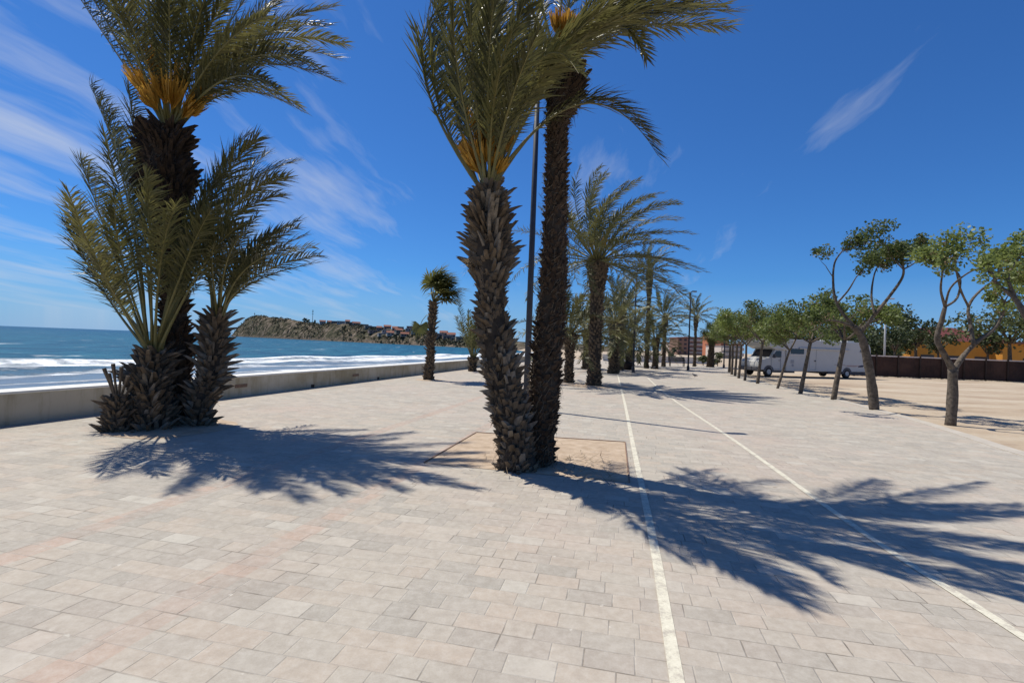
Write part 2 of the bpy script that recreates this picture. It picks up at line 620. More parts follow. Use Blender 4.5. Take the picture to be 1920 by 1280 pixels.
    return m


def lot_material():
    m, nt, bs = new_mat("sandy_earth")
    tc, s, q = path_coords(nt)
    mp = nd(nt, "ShaderNodeMapping", {"Vector": tc, "Scale": (.5, 1.4, 1)}).outputs[0]
    a = noise_tex(nt, mp, .35, 6, .62)
    b = noise_tex(nt, tc, 4.0, 6, .7)
    c = noise_tex(nt, tc, 40.0, 3, .7)
    col = ramp(nt, a, [(.36, (.30, .22, .155)), (.47, (.42, .33, .235)), (.55, (.45, .37, .275)), (.66, (.54, .46, .345))])
    col = mixc(nt, nd(nt, "ShaderNodeMapRange", {0: b, 1: .45, 2: .75, 3: 0.0, 4: .5}).outputs[0], col, (.26, .18, .12))
    col = mixc(nt, mth(nt, 'MULTIPLY', c, .35), col, (.52, .44, .34))
    nt.links.new(col, bs.inputs["Base Color"])
    bs.inputs["Roughness"].default_value = .97
    bs.inputs["Specular IOR Level"].default_value = .1
    nt.links.new(bump(nt, mth(nt, 'ADD', b, mth(nt, 'MULTIPLY', c, .3)), .05, .6), bs.inputs["Normal"])
    return m


SEA_Z = -1.2
WALL0 = V((-8.12, 7.9, 0))
WDIR = V((.226, 1, 0)).normalized()
WN = V((WDIR.y, -WDIR.x, 0))            # towards the promenade


def W(s, n, z):
    return WALL0 + WDIR * s + WN * n + V((0, 0, z))


# --- natural ground: everything inland, a sheet that reaches the horizon
EARTH = lot_material()
mb = MB()
coast = [W(-60, -.4, -.03), W(72, -.4, -.03), V((20, 130, -.03)), V((19, 190, -.03)), V((8, 262, -.03)), V((0, 420, -.03)), V((200, 900, -.03)),
         V((3000, 9000, -.03)), V((9000, 9000, -.03)), V((9000, -60, -.03))]
mb.add(coast, [tuple(range(len(coast) - 1, -1, -1))])
for a, c in ((1, 2), (2, 3), (3, 4), (4, 5), (5, 6)):
    pa, pc = coast[a], coast[c]
    o_ = V((-6, 2, -1.6))
    mb.add([pa, pc, pc + o_, pa + o_], [(0, 1, 2, 3)])
tag(mb.build("ground", EARTH), kind="structure")

# --- promenade paving
kerb_px = [(1920, 851), (1800, 813), (1700, 783), (1560, 747), (1450, 722.5), (1392, 706.5), (1370, 698.5), (1362, 692)]
kerb = [G(*p) for p in kerb_px]
d0 = (kerb[1] - kerb[0]).normalized()
kerb = [kerb[0] - U * 22, kerb[0] - U * 7 + Q * -.1, kerb[0] - U * 3] + kerb
kerb += [kerb[-1] + V((4.5, 7, 0))]
pave = [W(-30, 0, 0), W(62, 0, 0), kerb[-1] + V((-4, 6, 0))] + list(reversed(kerb))
mb = MB()
mb.add(pave, [tuple(range(len(pave) - 1, -1, -1))])
tag(mb.build("pavement", paving_material()), kind="structure")


def strip(pts, wid, z, thick=0.0):
    mb = MB()
    n = len(pts)
    L, R = [], []
    for i, p in enumerate(pts):
        t = (pts[min(n - 1, i + 1)] - pts[max(0, i - 1)]).normalized()
        s = V((t.y, -t.x, 0))
        L.append(V((p.x, p.y, z)) - s * wid / 2)
        R.append(V((p.x, p.y, z)) + s * wid / 2)
    for i in range(n - 1):
        mb.add([L[i], R[i], R[i + 1], L[i + 1]], [(0, 1, 2, 3)])
        if thick:
            dn = V((0, 0, -thick))
            mb.add([L[i], L[i + 1], L[i + 1] + dn, L[i] + dn], [(0, 1, 2, 3)])
            mb.add([R[i], R[i] + dn, R[i + 1] + dn, R[i + 1]], [(0, 1, 2, 3)])
    return mb


def resmooth(pts, sub=6):
    out = []
    for k in range(len(pts) - 1):
        p0 = pts[max(0, k - 1)]; p1 = pts[k]; p2 = pts[k + 1]; p3 = pts[min(len(pts) - 1, k + 2)]
        for j in range(sub):
            a = j / sub
            out.append(.5 * ((2 * p1) + (p2 - p0) * a + (2 * p0 - 5 * p1 + 4 * p2 - p3) * a * a + (3 * p1 - p0 - 3 * p2 + p3) * a ** 3))
    out.append(pts[-1])
    return out


KERB = simple("kerb_stone", (.50, .45, .38), (.38, .34, .285), 2.5, .9, .004)
tag(strip(resmooth(kerb), .3, .012, .05).build("kerb", KERB), kind="structure")


def paint_mat():
    m, nt, bs = new_mat("worn_line_paint")
    tc = nd(nt, "ShaderNodeTexCoord").outputs["Object"]
    a = noise_tex(nt, tc, 9, 6, .75)
    b = noise_tex(nt, tc, 60, 3, .7)
    f = mth(nt, 'ADD', mth(nt, 'MULTIPLY', a, .75), mth(nt, 'MULTIPLY', b, .3))
    col = ramp(nt, f, [(.41, (.41, .365, .30)), (.54, (.60, .56, .44)), (.72, (.72, .68, .55))])
    nt.links.new(col, bs.inputs["Base Color"])
    bs.inputs["Roughness"].default_value = .8
    return m


PAINT = paint_mat()
l1 = [G(*p) for p in ((1270, 1280), (1222, 1000), (1188, 840), (1170, 750), (1158, 702))]
l1 = [l1[0] + (l1[0] - l1[1]) * 2] + l1
tag(strip(resmooth(l1, 8), .072, .005).build("lane_line", PAINT), kind="structure")
l2 = [G(*p) for p in ((1920, 1195), (1680, 1040), (1570, 964), (1370, 821), (1250, 740), (1214, 708))]
l2 = [l2[0] + (l2[0] - l2[1]) * 4] + l2
tag(strip(resmooth(l2, 8), .072, .005).build("lane_line", PAINT), kind="structure")


# --- planting pits
def soil_patch(corners, name="soil_bed", edged=True, mound=.05):
    mb = MB()
    n = 12
    a, b, c, d = corners
    g = []
    for i in range(n + 1):
        for j in range(n + 1):
            u, v = i / n, j / n
            p = (a * (1 - u) + b * u) * (1 - v) + (d * (1 - u) + c * u) * v
            e = min(u, 1 - u, v, 1 - v)
            z = .005 + mound * min(1, e * 3) * (.5 + noise.noise(p * 2.2) * .8)
            g.append(V((p.x, p.y, max(.005, z))))
    mb.add(g, [(i * (n + 1) + j, (i + 1) * (n + 1) + j, (i + 1) * (n + 1) + j + 1, i * (n + 1) + j + 1) for i in range(n) for j in range(n)])
    o = tag(mb.build(name, MT['soil'], None, None, True), kind="structure")
    if edged:
        eb = MB()
        cs = [V((p.x, p.y, 0)) for p in corners]
        for i in (3, 1, 2):
            p, q = cs[i], cs[(i + 1) % 4]
            t = (q - p).normalized()
            eb.box((p + q) / 2 + V((0, 0, .008)), ((q - p).length - .02, .018, .016), 0, ax=(t, V((-t.y, t.x, 0)), UP))
        tag(eb.build("bed_edging", MT['edge']), kind="structure")
    return o


soil_patch([G(795, 868), G(1180, 905), G(1172, 829), G(893, 811)])


def soil_round(c, r, seed=0):
    mb = MB()
    vs = [V((c.x, c.y, .03))]
    for k in range(24):
        a = 2 * pi * k / 24
        rr = r * (1 + .22 * noise.noise(V((cos(a) * 1.5, sin(a) * 1.5, seed))))
        vs.append(V((c.x + cos(a) * rr, c.y + sin(a) * rr, .004)))
    mb.add(vs, [(0, k + 1, (k + 1) % 24 + 1) for k in range(24)])
    tag(mb.build("soil_bed", MT['soil'], None, None, True), kind="structure")


# --- sea wall with white coping
def wall_material():
    m, nt, bs = new_mat("sea_wall_render")
    tc = nd(nt, "ShaderNodeTexCoord").outputs["Object"]
    a = noise_tex(nt, tc, .8, 5, .6)
    mp = nd(nt, "ShaderNodeMapping", {"Vector": tc, "Scale": (2.2, 2.2, .35)}).outputs[0]
    b = noise_tex(nt, mp, 2.0, 5, .65)
    col = ramp(nt, a, [(.35, (.36, .295, .185)), (.6, (.52, .46, .35))])
    col = mixc(nt, nd(nt, "ShaderNodeMapRange", {0: b, 1: .5, 2: .72, 3: 0.0, 4: .6}).outputs[0], col, (.22, .165, .07))
    nt.links.new(col, bs.inputs["Base Color"])
    bs.inputs["Roughness"].default_value = .9
    nt.links.new(bump(nt, noise_tex(nt, tc, 25, 4, .7), .006, .5), bs.inputs["Normal"])
    return m


def wall_box(s0, s1, n0, n1, z0, z1):
    mb = MB()
    c = W((s0 + s1) / 2, (n0 + n1) / 2, (z0 + z1) / 2)
    mb.box(c, (s1 - s0, n1 - n0, z1 - z0), ax=(WDIR, WN, UP))
    return mb


wall = thing("sea_wall", "long low rendered sea wall with white top between paving and surf", "wall", W(0, -.2, 0))
wo = wall.location
HW = .50
WM = wall_material()
mb = wall_box(-30, 72, -.42, 0, -1.6, HW)
wb = mb.build("wall", WM, wall, -wo)
cap = wall_box(-30, 72, -.46, .015, HW, HW + .045)
cap.build("coping", simple("white_coping", (.80, .78, .72), (.66, .64, .58), 1.5, .85, .004), wall, -wo, bevel=.012)
for px, py in ((452, 723), (667, 703)):
    d = ray(px, py)
    # intersect the ray with the wall's near face
    t = (WALL0 - CAM).dot(WN) / d.dot(WN)
    p = CAM + d * t
    b = MB()
    b.box(p + WN * .004, (.42, .012, .085), ax=(WDIR, WN, UP))
    for k in range(3):
        b.box(p + WN * .014 + V((0, 0, -.026 + .026 * k)), (.40, .01, .008), ax=(WDIR, WN, UP))
    b.build("vent_grille", MT['edge'], wall, -wo)
for px, py in ((586, 728), (709, 712)):
    d = ray(px, py)
    t = (WALL0 - CAM).dot(WN) / d.dot(WN)
    p = CAM + d * t
    b = MB()
    b.box(V((p.x, p.y, .06)) + WN * .004, (.16, .012, .10), ax=(WDIR, WN, UP))
    b.build("drain_hole", MT['dark'], wall, -wo)

# --- beach below the wall
mb = MB()
sand = simple("beach_sand", (.42, .35, .26), (.30, .25, .19), 1.2, .95, .02)
rows = []
for i in range(40):
    s = -60 + i * 4
    rows.append([W(s, -.4, -.75), W(s, -6, -.95), W(s, -11, -1.12), W(s, -14.5 + 1.2 * sin(s * .13), -1.5)])
mb.add([p for r in rows for p in r], [(i * 4 + j, i * 4 + j + 1, (i + 1) * 4 + j + 1, (i + 1) * 4 + j) for i in range(39) for j in range(3)])
tag(mb.build("beach", sand, None, None, True), kind="structure")


# --- sea
def sea_material():
    m, nt, bs = new_mat("sea_water")
    tc = nd(nt, "ShaderNodeTexCoord").outputs["Object"]
    w = nd(nt, "ShaderNodeVectorMath", {0: tc, 1: tuple(WALL0)}, operation='SUBTRACT').outputs[0]
    n_ = nd(nt, "ShaderNodeVectorMath", {0: w, 1: tuple(-WN)}, operation='DOT_PRODUCT').outputs["Value"]   # metres out to sea
    s_ = nd(nt, "ShaderNodeVectorMath", {0: w, 1: tuple(WDIR)}, operation='DOT_PRODUCT').outputs["Value"]
    sn = nd(nt, "ShaderNodeCombineXYZ", {0: mth(nt, 'MULTIPLY', s_, .22), 1: n_, 2: 0.0}).outputs[0]
    mp = nd(nt, "ShaderNodeMapping", {"Vector": tc, "Scale": (.32, 1.0, 1), "Rotation": (0, 0, radians(-8))}).outputs[0]
    big = noise_tex(nt, mp, .07, 4, .55)
    mid = noise_tex(nt, mp, .55, 5, .65)
    fin = noise_tex(nt, mp, 3.2, 4, .65)
    col = ramp(nt, big, [(.32, (.006, .045, .085)), (.5, (.012, .075, .115)), (.68, (.02, .11, .145))])
    col = mixc(nt, nd(nt, "ShaderNodeMapRange", {0: mid, 1: .45, 2: .75, 3: 0.0, 4: .5}).outputs[0], col, (.035, .15, .20))
    chop = noise_tex(nt, nd(nt, "ShaderNodeMapping", {"Vector": tc, "Scale": (.55, .10, 1)}).outputs[0], 1.0, 5, .62)
    col = mixc(nt, nd(nt, "ShaderNodeMapRange", {0: chop, 1: .46, 2: .68, 3: 0.0, 4: .65}).outputs[0], col, (.035, .165, .215))
    col = mixc(nt, nd(nt, "ShaderNodeMapRange", {0: chop, 1: .50, 2: .32, 3: 0.0, 4: .7}).outputs[0], col, (.004, .035, .07))
    # deep water turns bluer far out
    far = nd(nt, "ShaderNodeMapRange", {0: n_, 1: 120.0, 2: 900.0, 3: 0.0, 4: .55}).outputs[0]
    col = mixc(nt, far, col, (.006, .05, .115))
    # wash: grey-blue aerated water inside the breakers
    wash = nd(nt, "ShaderNodeMapRange", {0: n_, 1: 30.0, 2: 22.0, 3: 0.0, 4: .75}).outputs[0]
    wash = mth(nt, 'MULTIPLY', wash, mth(nt, 'MULTIPLY_ADD', noise_tex(nt, sn, .6, 5, .65), .9, .45))
    col = mixc(nt, wash, col, (.20, .24, .30))
    # breakers: two broken white bands along the shore
    shift = mth(nt, 'MULTIPLY_ADD', noise_tex(nt, nd(nt, "ShaderNodeCombineXYZ", {0: mth(nt, 'MULTIPLY', s_, .03), 1: .3, 2: 0.0}).outputs[0], 1.0, 2, .5), 14.0, -7.0)
    taper = nd(nt, "ShaderNodeMapRange", {0: s_, 1: 20.0, 2: 75.0, 3: 0.0, 4: 9.0}).outputs[0]
    nn = mth(nt, 'ADD', mth(nt, 'ADD', n_, shift), taper)
    sn2 = nd(nt, "ShaderNodeCombineXYZ", {0: mth(nt, 'MULTIPLY', s_, 1.5), 1: n_, 2: 0.0}).outputs[0]
    fo = noise_tex(nt, sn2, .42, 8, .72)
    foam = None
    for c0, hw, hi in ((29.5, 4.6, 1.0), (36.5, 3.6, 1.1), (32.5, 9.0, .85), (23.0, 4.0, .55), (17.5, 1.2, .7)):
        d = mth(nt, 'ABSOLUTE', mth(nt, 'SUBTRACT', nn, c0))
        b = nd(nt, "ShaderNodeMapRange", {0: d, 1: 0.0, 2: hw, 3: .30 * hi, 4: -.25}).outputs[0]
        v = nd(nt, "ShaderNodeMapRange", {0: mth(nt, 'ADD', fo, b), 1: .47, 2: .72, 3: 0.0, 4: 1.0}).outputs[0]
        foam = v if foam is None else mth(nt, 'MAXIMUM', foam, v)
    # white caps further out
    capn = noise_tex(nt, nd(nt, "ShaderNodeMapping", {"Vector": tc, "Scale": (.26, .07, 1)}).outputs[0], 1.0, 5, .6)
    capm = noise_tex(nt, tc, .011, 3, .5)
    caps = nd(nt, "ShaderNodeMapRange", {0: mth(nt, 'ADD', capn, mth(nt, 'MULTIPLY', capm, .15)), 1: .735, 2: .79, 3: 0.0, 4: .7}).outputs[0]
    foam = mth(nt, 'MAXIMUM', foam, caps)
    col = mixc(nt, foam, col, (.80, .83, .84))
    nt.links.new(col, bs.inputs["Base Color"])
    rg = mth(nt, 'MULTIPLY_ADD', foam, .6, .32)
    nt.links.new(rg, bs.inputs["Roughness"])
    bs.inputs["IOR"].default_value = 1.33
    bs.inputs["Specular IOR Level"].default_value = .12
    hgt = mth(nt, 'ADD', mth(nt, 'MULTIPLY', mid, .55), mth(nt, 'MULTIPLY', fin, .10))
    hgt = mth(nt, 'ADD', hgt, mth(nt, 'MULTIPLY', big, 1.2))
    hgt = mth(nt, 'ADD', hgt, mth(nt, 'MULTIPLY', foam, .25))
    nt.links.new(bump(nt, hgt, 1.1, .9), bs.inputs["Normal"])
    return m


SEA = sea_material()
mb = MB()
# fine near sheet with swell and breakers, joined to a far sheet that reaches the horizon
NS_, NN_ = 130, 90
def sea_pt(i, j):
    s = -45 + i * 1.35
    n = 10 + j * .55
    t = max(0, (s - 20) / 55) * 9 if s < 75 else 9
    x = n + t
    z = SEA_Z
    k = noise.noise(V((s * .05, 3.1, 0)))
    z += .34 * math.exp(-((x - 36 - 4 * k) / 1.9) ** 2) * (.75 + .5 * noise.noise(V((s * .11, 9, 0))))
    z += .22 * math.exp(-((x - 28 - 3 * k) / 1.6) ** 2) * (.75 + .6 * noise.noise(V((s * .14, 5, 0))))
    z += .10 * math.exp(-((x - 21 - 3 * k) / 1.4) ** 2)
    edge = min(1, min(i, NS_ - i, NN_ - j) / 6)
    z += .16 * noise.noise(V((s * .12, n * .3, 1.5))) * edge
    return W(s, -n, z if edge > 0 else SEA_Z)
g = [sea_pt(i, j) for i in range(NS_ + 1) for j in range(NN_ + 1)]
mb.add(g, [(i * (NN_ + 1) + j, i * (NN_ + 1) + j + 1, (i + 1) * (NN_ + 1) + j + 1, (i + 1) * (NN_ + 1) + j) for i in range(NS_) for j in range(NN_)])
S0, S1, N0, N1 = -45, -45 + NS_ * 1.35, 10, 10 + NN_ * .55
B = 40000
ring = [W(S0, -N0, SEA_Z), W(S1, -N0, SEA_Z), W(S1, -N1, SEA_Z), W(S0, -N1, SEA_Z),
        W(-B, -N0, SEA_Z), W(B, -N0, SEA_Z), W(B, -N1, SEA_Z), W(-B, -N1, SEA_Z), W(B, -B, SEA_Z), W(-B, -B, SEA_Z)]
mb.add(ring, [(4, 0, 3, 7)[::-1], (1, 5, 6, 2)[::-1], (7, 6, 8, 9)[::-1]])
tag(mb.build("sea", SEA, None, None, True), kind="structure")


def leaf_cloud(mb, c, r, n, size, rnd, flat=.6, mi=0, wind=.2):
    for _ in range(n):
        while True:
            q = V((rnd.uniform(-1, 1), rnd.uniform(-1, 1), rnd.uniform(-1, 1)))
            if q.length <= 1:
                break
        p = c + V((q.x * r, q.y * r, q.z * r * flat))
        d = V((rnd.uniform(-1, 1) + wind * 2, rnd.uniform(-1, 1), rnd.uniform(-.9, .5))).normalized()
        s = d.cross(V((rnd.uniform(-1, 1), rnd.uniform(-1, 1), rnd.uniform(-1, 1)))).normalized()
        l = size * rnd.uniform(.6, 1.3)
        w = l * rnd.uniform(.28, .45)
        mb.add([p, p + d * l * .5 + s * w, p + d * l, p + d * l * .5 - s * w], [(0, 1, 2, 3)], mi)


# --- headland
def hill_material():
    m, nt, bs = new_mat("scrub_hillside")
    tc = nd(nt, "ShaderNodeTexCoord").outputs["Object"]
    a = noise_tex(nt, tc, .035, 5, .6)
    b = noise_tex(nt, tc, .16, 5, .7)
    col = ramp(nt, b, [(.38, (.03, .032, .02)), (.48, (.085, .074, .048)), (.56, (.19, .15, .11)), (.68, (.33, .265, .21))])
    col = mixc(nt, nd(nt, "ShaderNodeMapRange", {0: a, 1: .42, 2: .62, 3: 0.0, 4: .55}).outputs[0], col, (.085, .085, .05))
    z = nd(nt, "ShaderNodeSeparateXYZ", {0: tc}).outputs[2]
    rock = nd(nt, "ShaderNodeMapRange", {0: mth(nt, 'ADD', z, mth(nt, 'MULTIPLY', b, 4.0)), 1: 1.0, 2: 4.5, 3: .8, 4: 0.0}).outputs[0]
    col = mixc(nt, rock, col, (.20, .155, .12))
    nt.links.new(col, bs.inputs["Base Color"])
    bs.inputs["Roughness"].default_value = 1
    bs.inputs["Specular IOR Level"].default_value = .05
    nt.links.new(bump(nt, b, 6.0, .9), bs.inputs["Normal"])
    return m


ridge = [(428, 633), (436, 628), (444, 618), (452, 609), (460, 601), (467, 595), (474, 592.5), (492, 592), (505, 594.5), (530, 597), (552, 600), (575, 604.5), (600, 607),
         (620, 606), (640, 607), (672, 609), (690, 613), (707, 617), (730, 616), (746, 619), (772, 618), (800, 623), (815, 630), (852, 634), (880, 636), (960, 640), (1050, 645), (1160, 650)]


def lerp_tab(tab, x):
    for (a, b), (c, d) in zip(tab, tab[1:]):
        if a <= x <= c:
            return b + (d - b) * (x - a) / (c - a)
    return tab[0][1] if x < tab[0][0] else tab[-1][1]


DIST = [(428, 760), (500, 640), (640, 470), (760, 380), (860, 320), (960, 270), (1160, 240)]


def hill_pt(x, k):
    """k 0..1 from the waterline to the ridge, up to 2.2 behind it"""
    D = lerp_tab(DIST, x)
    ry = lerp_tab(ridge, x)
    base = G(x, 700, 0)
    d = ray(x, 600)
    hor = V((d.x, d.y, 0)) / d.y
    zr = P(x, ry, D * 1.12).z
    wdt = D * .12
    if k <= 1:
        z = -1.6 + (zr + 1.6) * (1 - (1 - k) ** 1.9)
        Y = D + wdt * k
    else:
        z = zr - (zr + 3) * (k - 1) ** 1.5 / 1.5
        Y = D + wdt * (1 + (k - 1) * 1.6)
    p = hor * Y
    amp = min(1.0, max(0, k * 3)) * (1.0 if k < .9 else .35)
    z += amp * (noise.noise(V((p.x * .05, p.y * .05, 0))) * 2.0 + noise.noise(V((p.x * .16, p.y * .16, 2))) * 1.0)
    return V((p.x, p.y, z))


mb = MB()
xs = [428 + i * 3 for i in range(245)]
ks = [0, .06, .14, .24, .34, .45, .56, .68, .8, .9, 1.0, 1.15, 1.4, 1.8, 2.3]
g = [hill_pt(x, k) for x in xs for k in ks]
nk = len(ks)
mb.add(g, [(i * nk + j, i * nk + j + 1, (i + 1) * nk + j + 1, (i + 1) * nk + j)[::-1] for i in range(len(xs) - 1) for j in range(nk - 1)])
tag(mb.build("hill", hill_material(), None, None, True), kind="structure")


# village houses on the headland
HM = [simple("house_wall_" + n, c, tuple(v * .85 for v in c), .3, .9) for n, c in
      (("white", (.46, .41, .37)), ("pink", (.33, .22, .18)), ("sand", (.34, .27, .2)), ("brown", (.22, .15, .12)))]
WINM = simple("house_window", (.05, .05, .06), (.03, .03, .04), 1, .3)
ROOFM = simple("house_roof", (.26, .11, .075), (.18, .075, .05), .5, .9)
rndh = random.Random(3)
house_spots = [(605, .93), (618, .96), (628, .9), (640, .95), (652, .97), (662, .9), (668, .96), (684, .93), (690, .7), (700, .45), (700, .9), (712, .7), (716, .3), (724, .5), (727, .9), (735, .35),
               (742, .7), (748, .45), (752, .9), (760, .3), (768, .65), (772, .9), (782, .5), (790, .75), (825, .5), (833, .8), (840, .6), (847, .85), (855, .6), (862, .4)]
roof_words = {0: "white", 1: "pink", 2: "sandy", 3: "brown"}
for i, (x, k) in enumerate(house_spots):
    p = hill_pt(x, k)
    ci = rndh.choice((0, 0, 1, 1, 2, 3))
    w_, d_, h_ = rndh.uniform(4, 8), rndh.uniform(4, 6), rndh.uniform(2.4, 4.0)
    pitched = rndh.random() < .5
    where = "high on the ridge" if k > .85 else ("half way up the slope" if k > .48 else "near the waterline")
    nb = "beyond the fan palm" if x > 800 else ("left of the fan palm" if x > 680 else "right of the hilltop mast")
    h = thing("house", "tiny %s house with %s roof %s, %s" % (roof_words[ci], "tiled" if pitched else "flat", where, nb), "house",
              (p.x, p.y, p.z - 1.0), atan2(p.y, p.x) - pi / 2 + rndh.uniform(-.3, .3), "village houses on the headland")
    b = MB(); b.box((0, 0, h_ / 2), (w_, d_, h_)); b.build("wall", HM[ci], h)
    b = MB()
    if pitched:
        b.add([(-w_ / 2 - .3, -d_ / 2 - .3, h_), (w_ / 2 + .3, -d_ / 2 - .3, h_), (w_ / 2 + .3, d_ / 2 + .3, h_), (-w_ / 2 - .3, d_ / 2 + .3, h_),
               (-w_ / 2 - .3, 0, h_ + 1.5), (w_ / 2 + .3, 0, h_ + 1.5)], [(0, 1, 5, 4), (2, 3, 4, 5), (1, 2, 5), (3, 0, 4), (3, 2, 1, 0)])
    else:
        b.box((0, 0, h_ + .12), (w_ + .2, d_ + .2, .24))
    b.build("roof", ROOFM if pitched else HM[0], h)
    for kx in (-.28, .05, .32):
        b = MB(); b.box((kx * w_, -d_ / 2 - .01, h_ * .62), (1.1, .06, 1.2)); b.build("window", WINM, h)

# scrub on the slopes
sc_ = MB()
rs_ = random.Random(12)
for i in range(1500):
    x = rs_.uniform(436, 930)
    k = rs_.random() ** .8 * .97 + .02
    p = hill_pt(x, k)
    if noise.noise(V((p.x * .02, p.y * .02, 4))) < -.18:
        continue
    leaf_cloud(sc_, p + V((0, 0, .4)), rs_.uniform(.8, 2.4), 12, 1.5, rs_, .55, 0, 0)
tag(sc_.build("scrub", MT['tleaf_scrub']), "low dark scrub bushes dotted over the headland slopes", "scrub", kind="stuff")

# mast and marker on the headland
p = hill_pt(586, 1.0)
mst = thing("radio_mast", "thin radio mast standing on the headland ridge", "mast", p - V((0, 0, 1.0)))
b = MB(); b.tube([V((0, 0, 0)), V((0, 0, 17))], [.35, .15], 6); b.build("pole", MT['pole_dark'], mst)
b = MB()
for z in (12, 14.5, 16): b.box((0, 0, z), (1.3, 1.3, .5))
b.build("antenna", MT['pole_dark'], mst)
p = hill_pt(477, 1.0)
mk = thing("cross", "small cross standing on the flat top of the headland", "cross", p - V((0, 0, .5)))
b = MB(); b.box((0, 0, .6), (2.0, 2.0, 1.2)); b.build("plinth", HM[2], mk)
b = MB(); b.box((0, 0, 3.4), (.5, .5, 5.0)); b.box((0, 0, 4.3), (2.2, .45, .5)); b.build("upright", HM[3], mk)


# ================================================================== TREES (broadleaf)
def grow(wood, tips, p, d, L, r, depth, rnd, wind, droop=0.0):
    """curved limb that forks until depth runs out"""
    n = 4
    pts = [p.copy()]
    for i in range(n):
        d = (d + V((rnd.uniform(-.22, .22), rnd.uniform(-.22, .22), rnd.uniform(-.08, .2))) + WIND * wind * .06).normalized()
        p = p + d * (L / n)
        pts.append(p.copy())
    wood.tube(pts, [r * (1 - .12 * i) for i in range(n + 1)], 6 if r > .02 else 4, 0, False)
    if depth == 0:
        tips.append((pts[-1], d))
        return
    if depth <= 2 and rnd.random() < .5:
        tips.append((pts[2], d))
    for k in range(rnd.choice((2, 2, 3))):
        dd = (d + V((rnd.uniform(-.85, .85), rnd.uniform(-.85, .85), rnd.uniform(-.25, .55) - droop))).normalized()
        grow(wood, tips, pts[-1], dd, L * rnd.uniform(.62, .88), r * .58, depth - 1, rnd, wind, droop)


def street_tree(label, base, limbs, seed, leaf_n=60, clump=.36, size=.13, seeds=.3, group="street trees in the sandy verge", name="street_tree", lm='tleaf', depth=2, twig=.7, wind=.6, droop=0.0):
    """limbs: list of (polyline of world points, r0, r1, grows)"""
    rnd = random.Random(seed)
    root = thing(name, label, "tree", base, 0, group)
    wood, tips = MB(), []
    for pts, r0, r1, gr in limbs:
        q = resmooth(rel(base, pts), 4)
        n = len(q) - 1
        wood.tube(q, [(r0 + (r1 - r0) * i / n) * .76 * (1 + .10 * noise.noise(q[i] * 3.1 + V((seed, 0, 0)))) for i in range(n + 1)], 10, 0, True, .14)
        if gr:
            d = (q[-1] - q[-2]).normalized()
            for k in range(gr):
                dd = (d + V((rnd.uniform(-.8, .8), rnd.uniform(-.8, .8), rnd.uniform(-.2, .6) - droop))).normalized()
                grow(wood, tips, q[-1], dd, twig * rnd.uniform(.75, 1.2), r1 * .8, depth, rnd, wind, droop)
    wood.build("trunk", MT['tbark'], root, None, True)
    crown = MB()
    for p, d in tips:
        leaf_cloud(crown, p + d * .12, clump * rnd.uniform(.55, 1.15), int(leaf_n * rnd.uniform(.5, 1.3)), size, rnd, .85)
        if rnd.random() < seeds:
            sd = MB()
            leaf_cloud(sd, p - V((0, 0, .05)) + d * .1, clump * .5, 34, size * .5, rnd, .9)
            sd.build("seed_clumps", MT['seed'], root)
    crown.build("crown", MT[lm], root)
    return root


def bushy_tree(name, label, base, H, R, seed, lm='tleaf_dark', flat=.75, n=2600, size=.32, trunk=.35, group="trees behind the fence", blobs=16, r_t=.16):
    rnd = random.Random(seed)
    root = thing(name, label, "tree", base, 0, group)
    wood = MB()
    ch = H * trunk
    wood.tube([V((0, 0, 0)), V((.05, 0, ch * .5)), V((0, .05, ch)), V((0.1, 0, H * .7))], [r_t * 1.2, r_t, r_t * .8, r_t * .4], 8, 0)
    for k in range(6):
        a = k * 1.1 + seed
        wood.tube([V((0, 0, ch * .9)), V((cos(a) * R * .35, sin(a) * R * .35, ch + (H - ch) * .35)), V((cos(a) * R * .7, sin(a) * R * .7, ch + (H - ch) * .6))],
                  [r_t * .6, r_t * .4, r_t * .15], 5, 0)
    wood.build("trunk", MT['tbark'], root, None, True)
    crown = MB()
    cz = (H + ch) / 2
    hz = (H - ch) / 2
    for k in range(blobs):
        a = rnd.uniform(0, 2 * pi)
        rr = R * .72 * sqrt(rnd.random())
        zz = rnd.uniform(-.75, .72)
        sc = sqrt(max(.12, 1 - zz * zz))
        c = V((cos(a) * rr * sc, sin(a) * rr * sc, cz + zz * hz))
        leaf_cloud(crown, c, R * rnd.uniform(.28, .46), n // blobs, size, rnd, flat)
    crown.build("crown", MT[lm], root)
    return root


def px_line(pts, Y, dY=0.0):
    n = len(pts) - 1
    return [P(x, y, Y + dY * i / max(1, n)) for i, (x, y) in enumerate(pts)]


def ground_at(x, y):
    p = G(x, y)
    return p, p.y


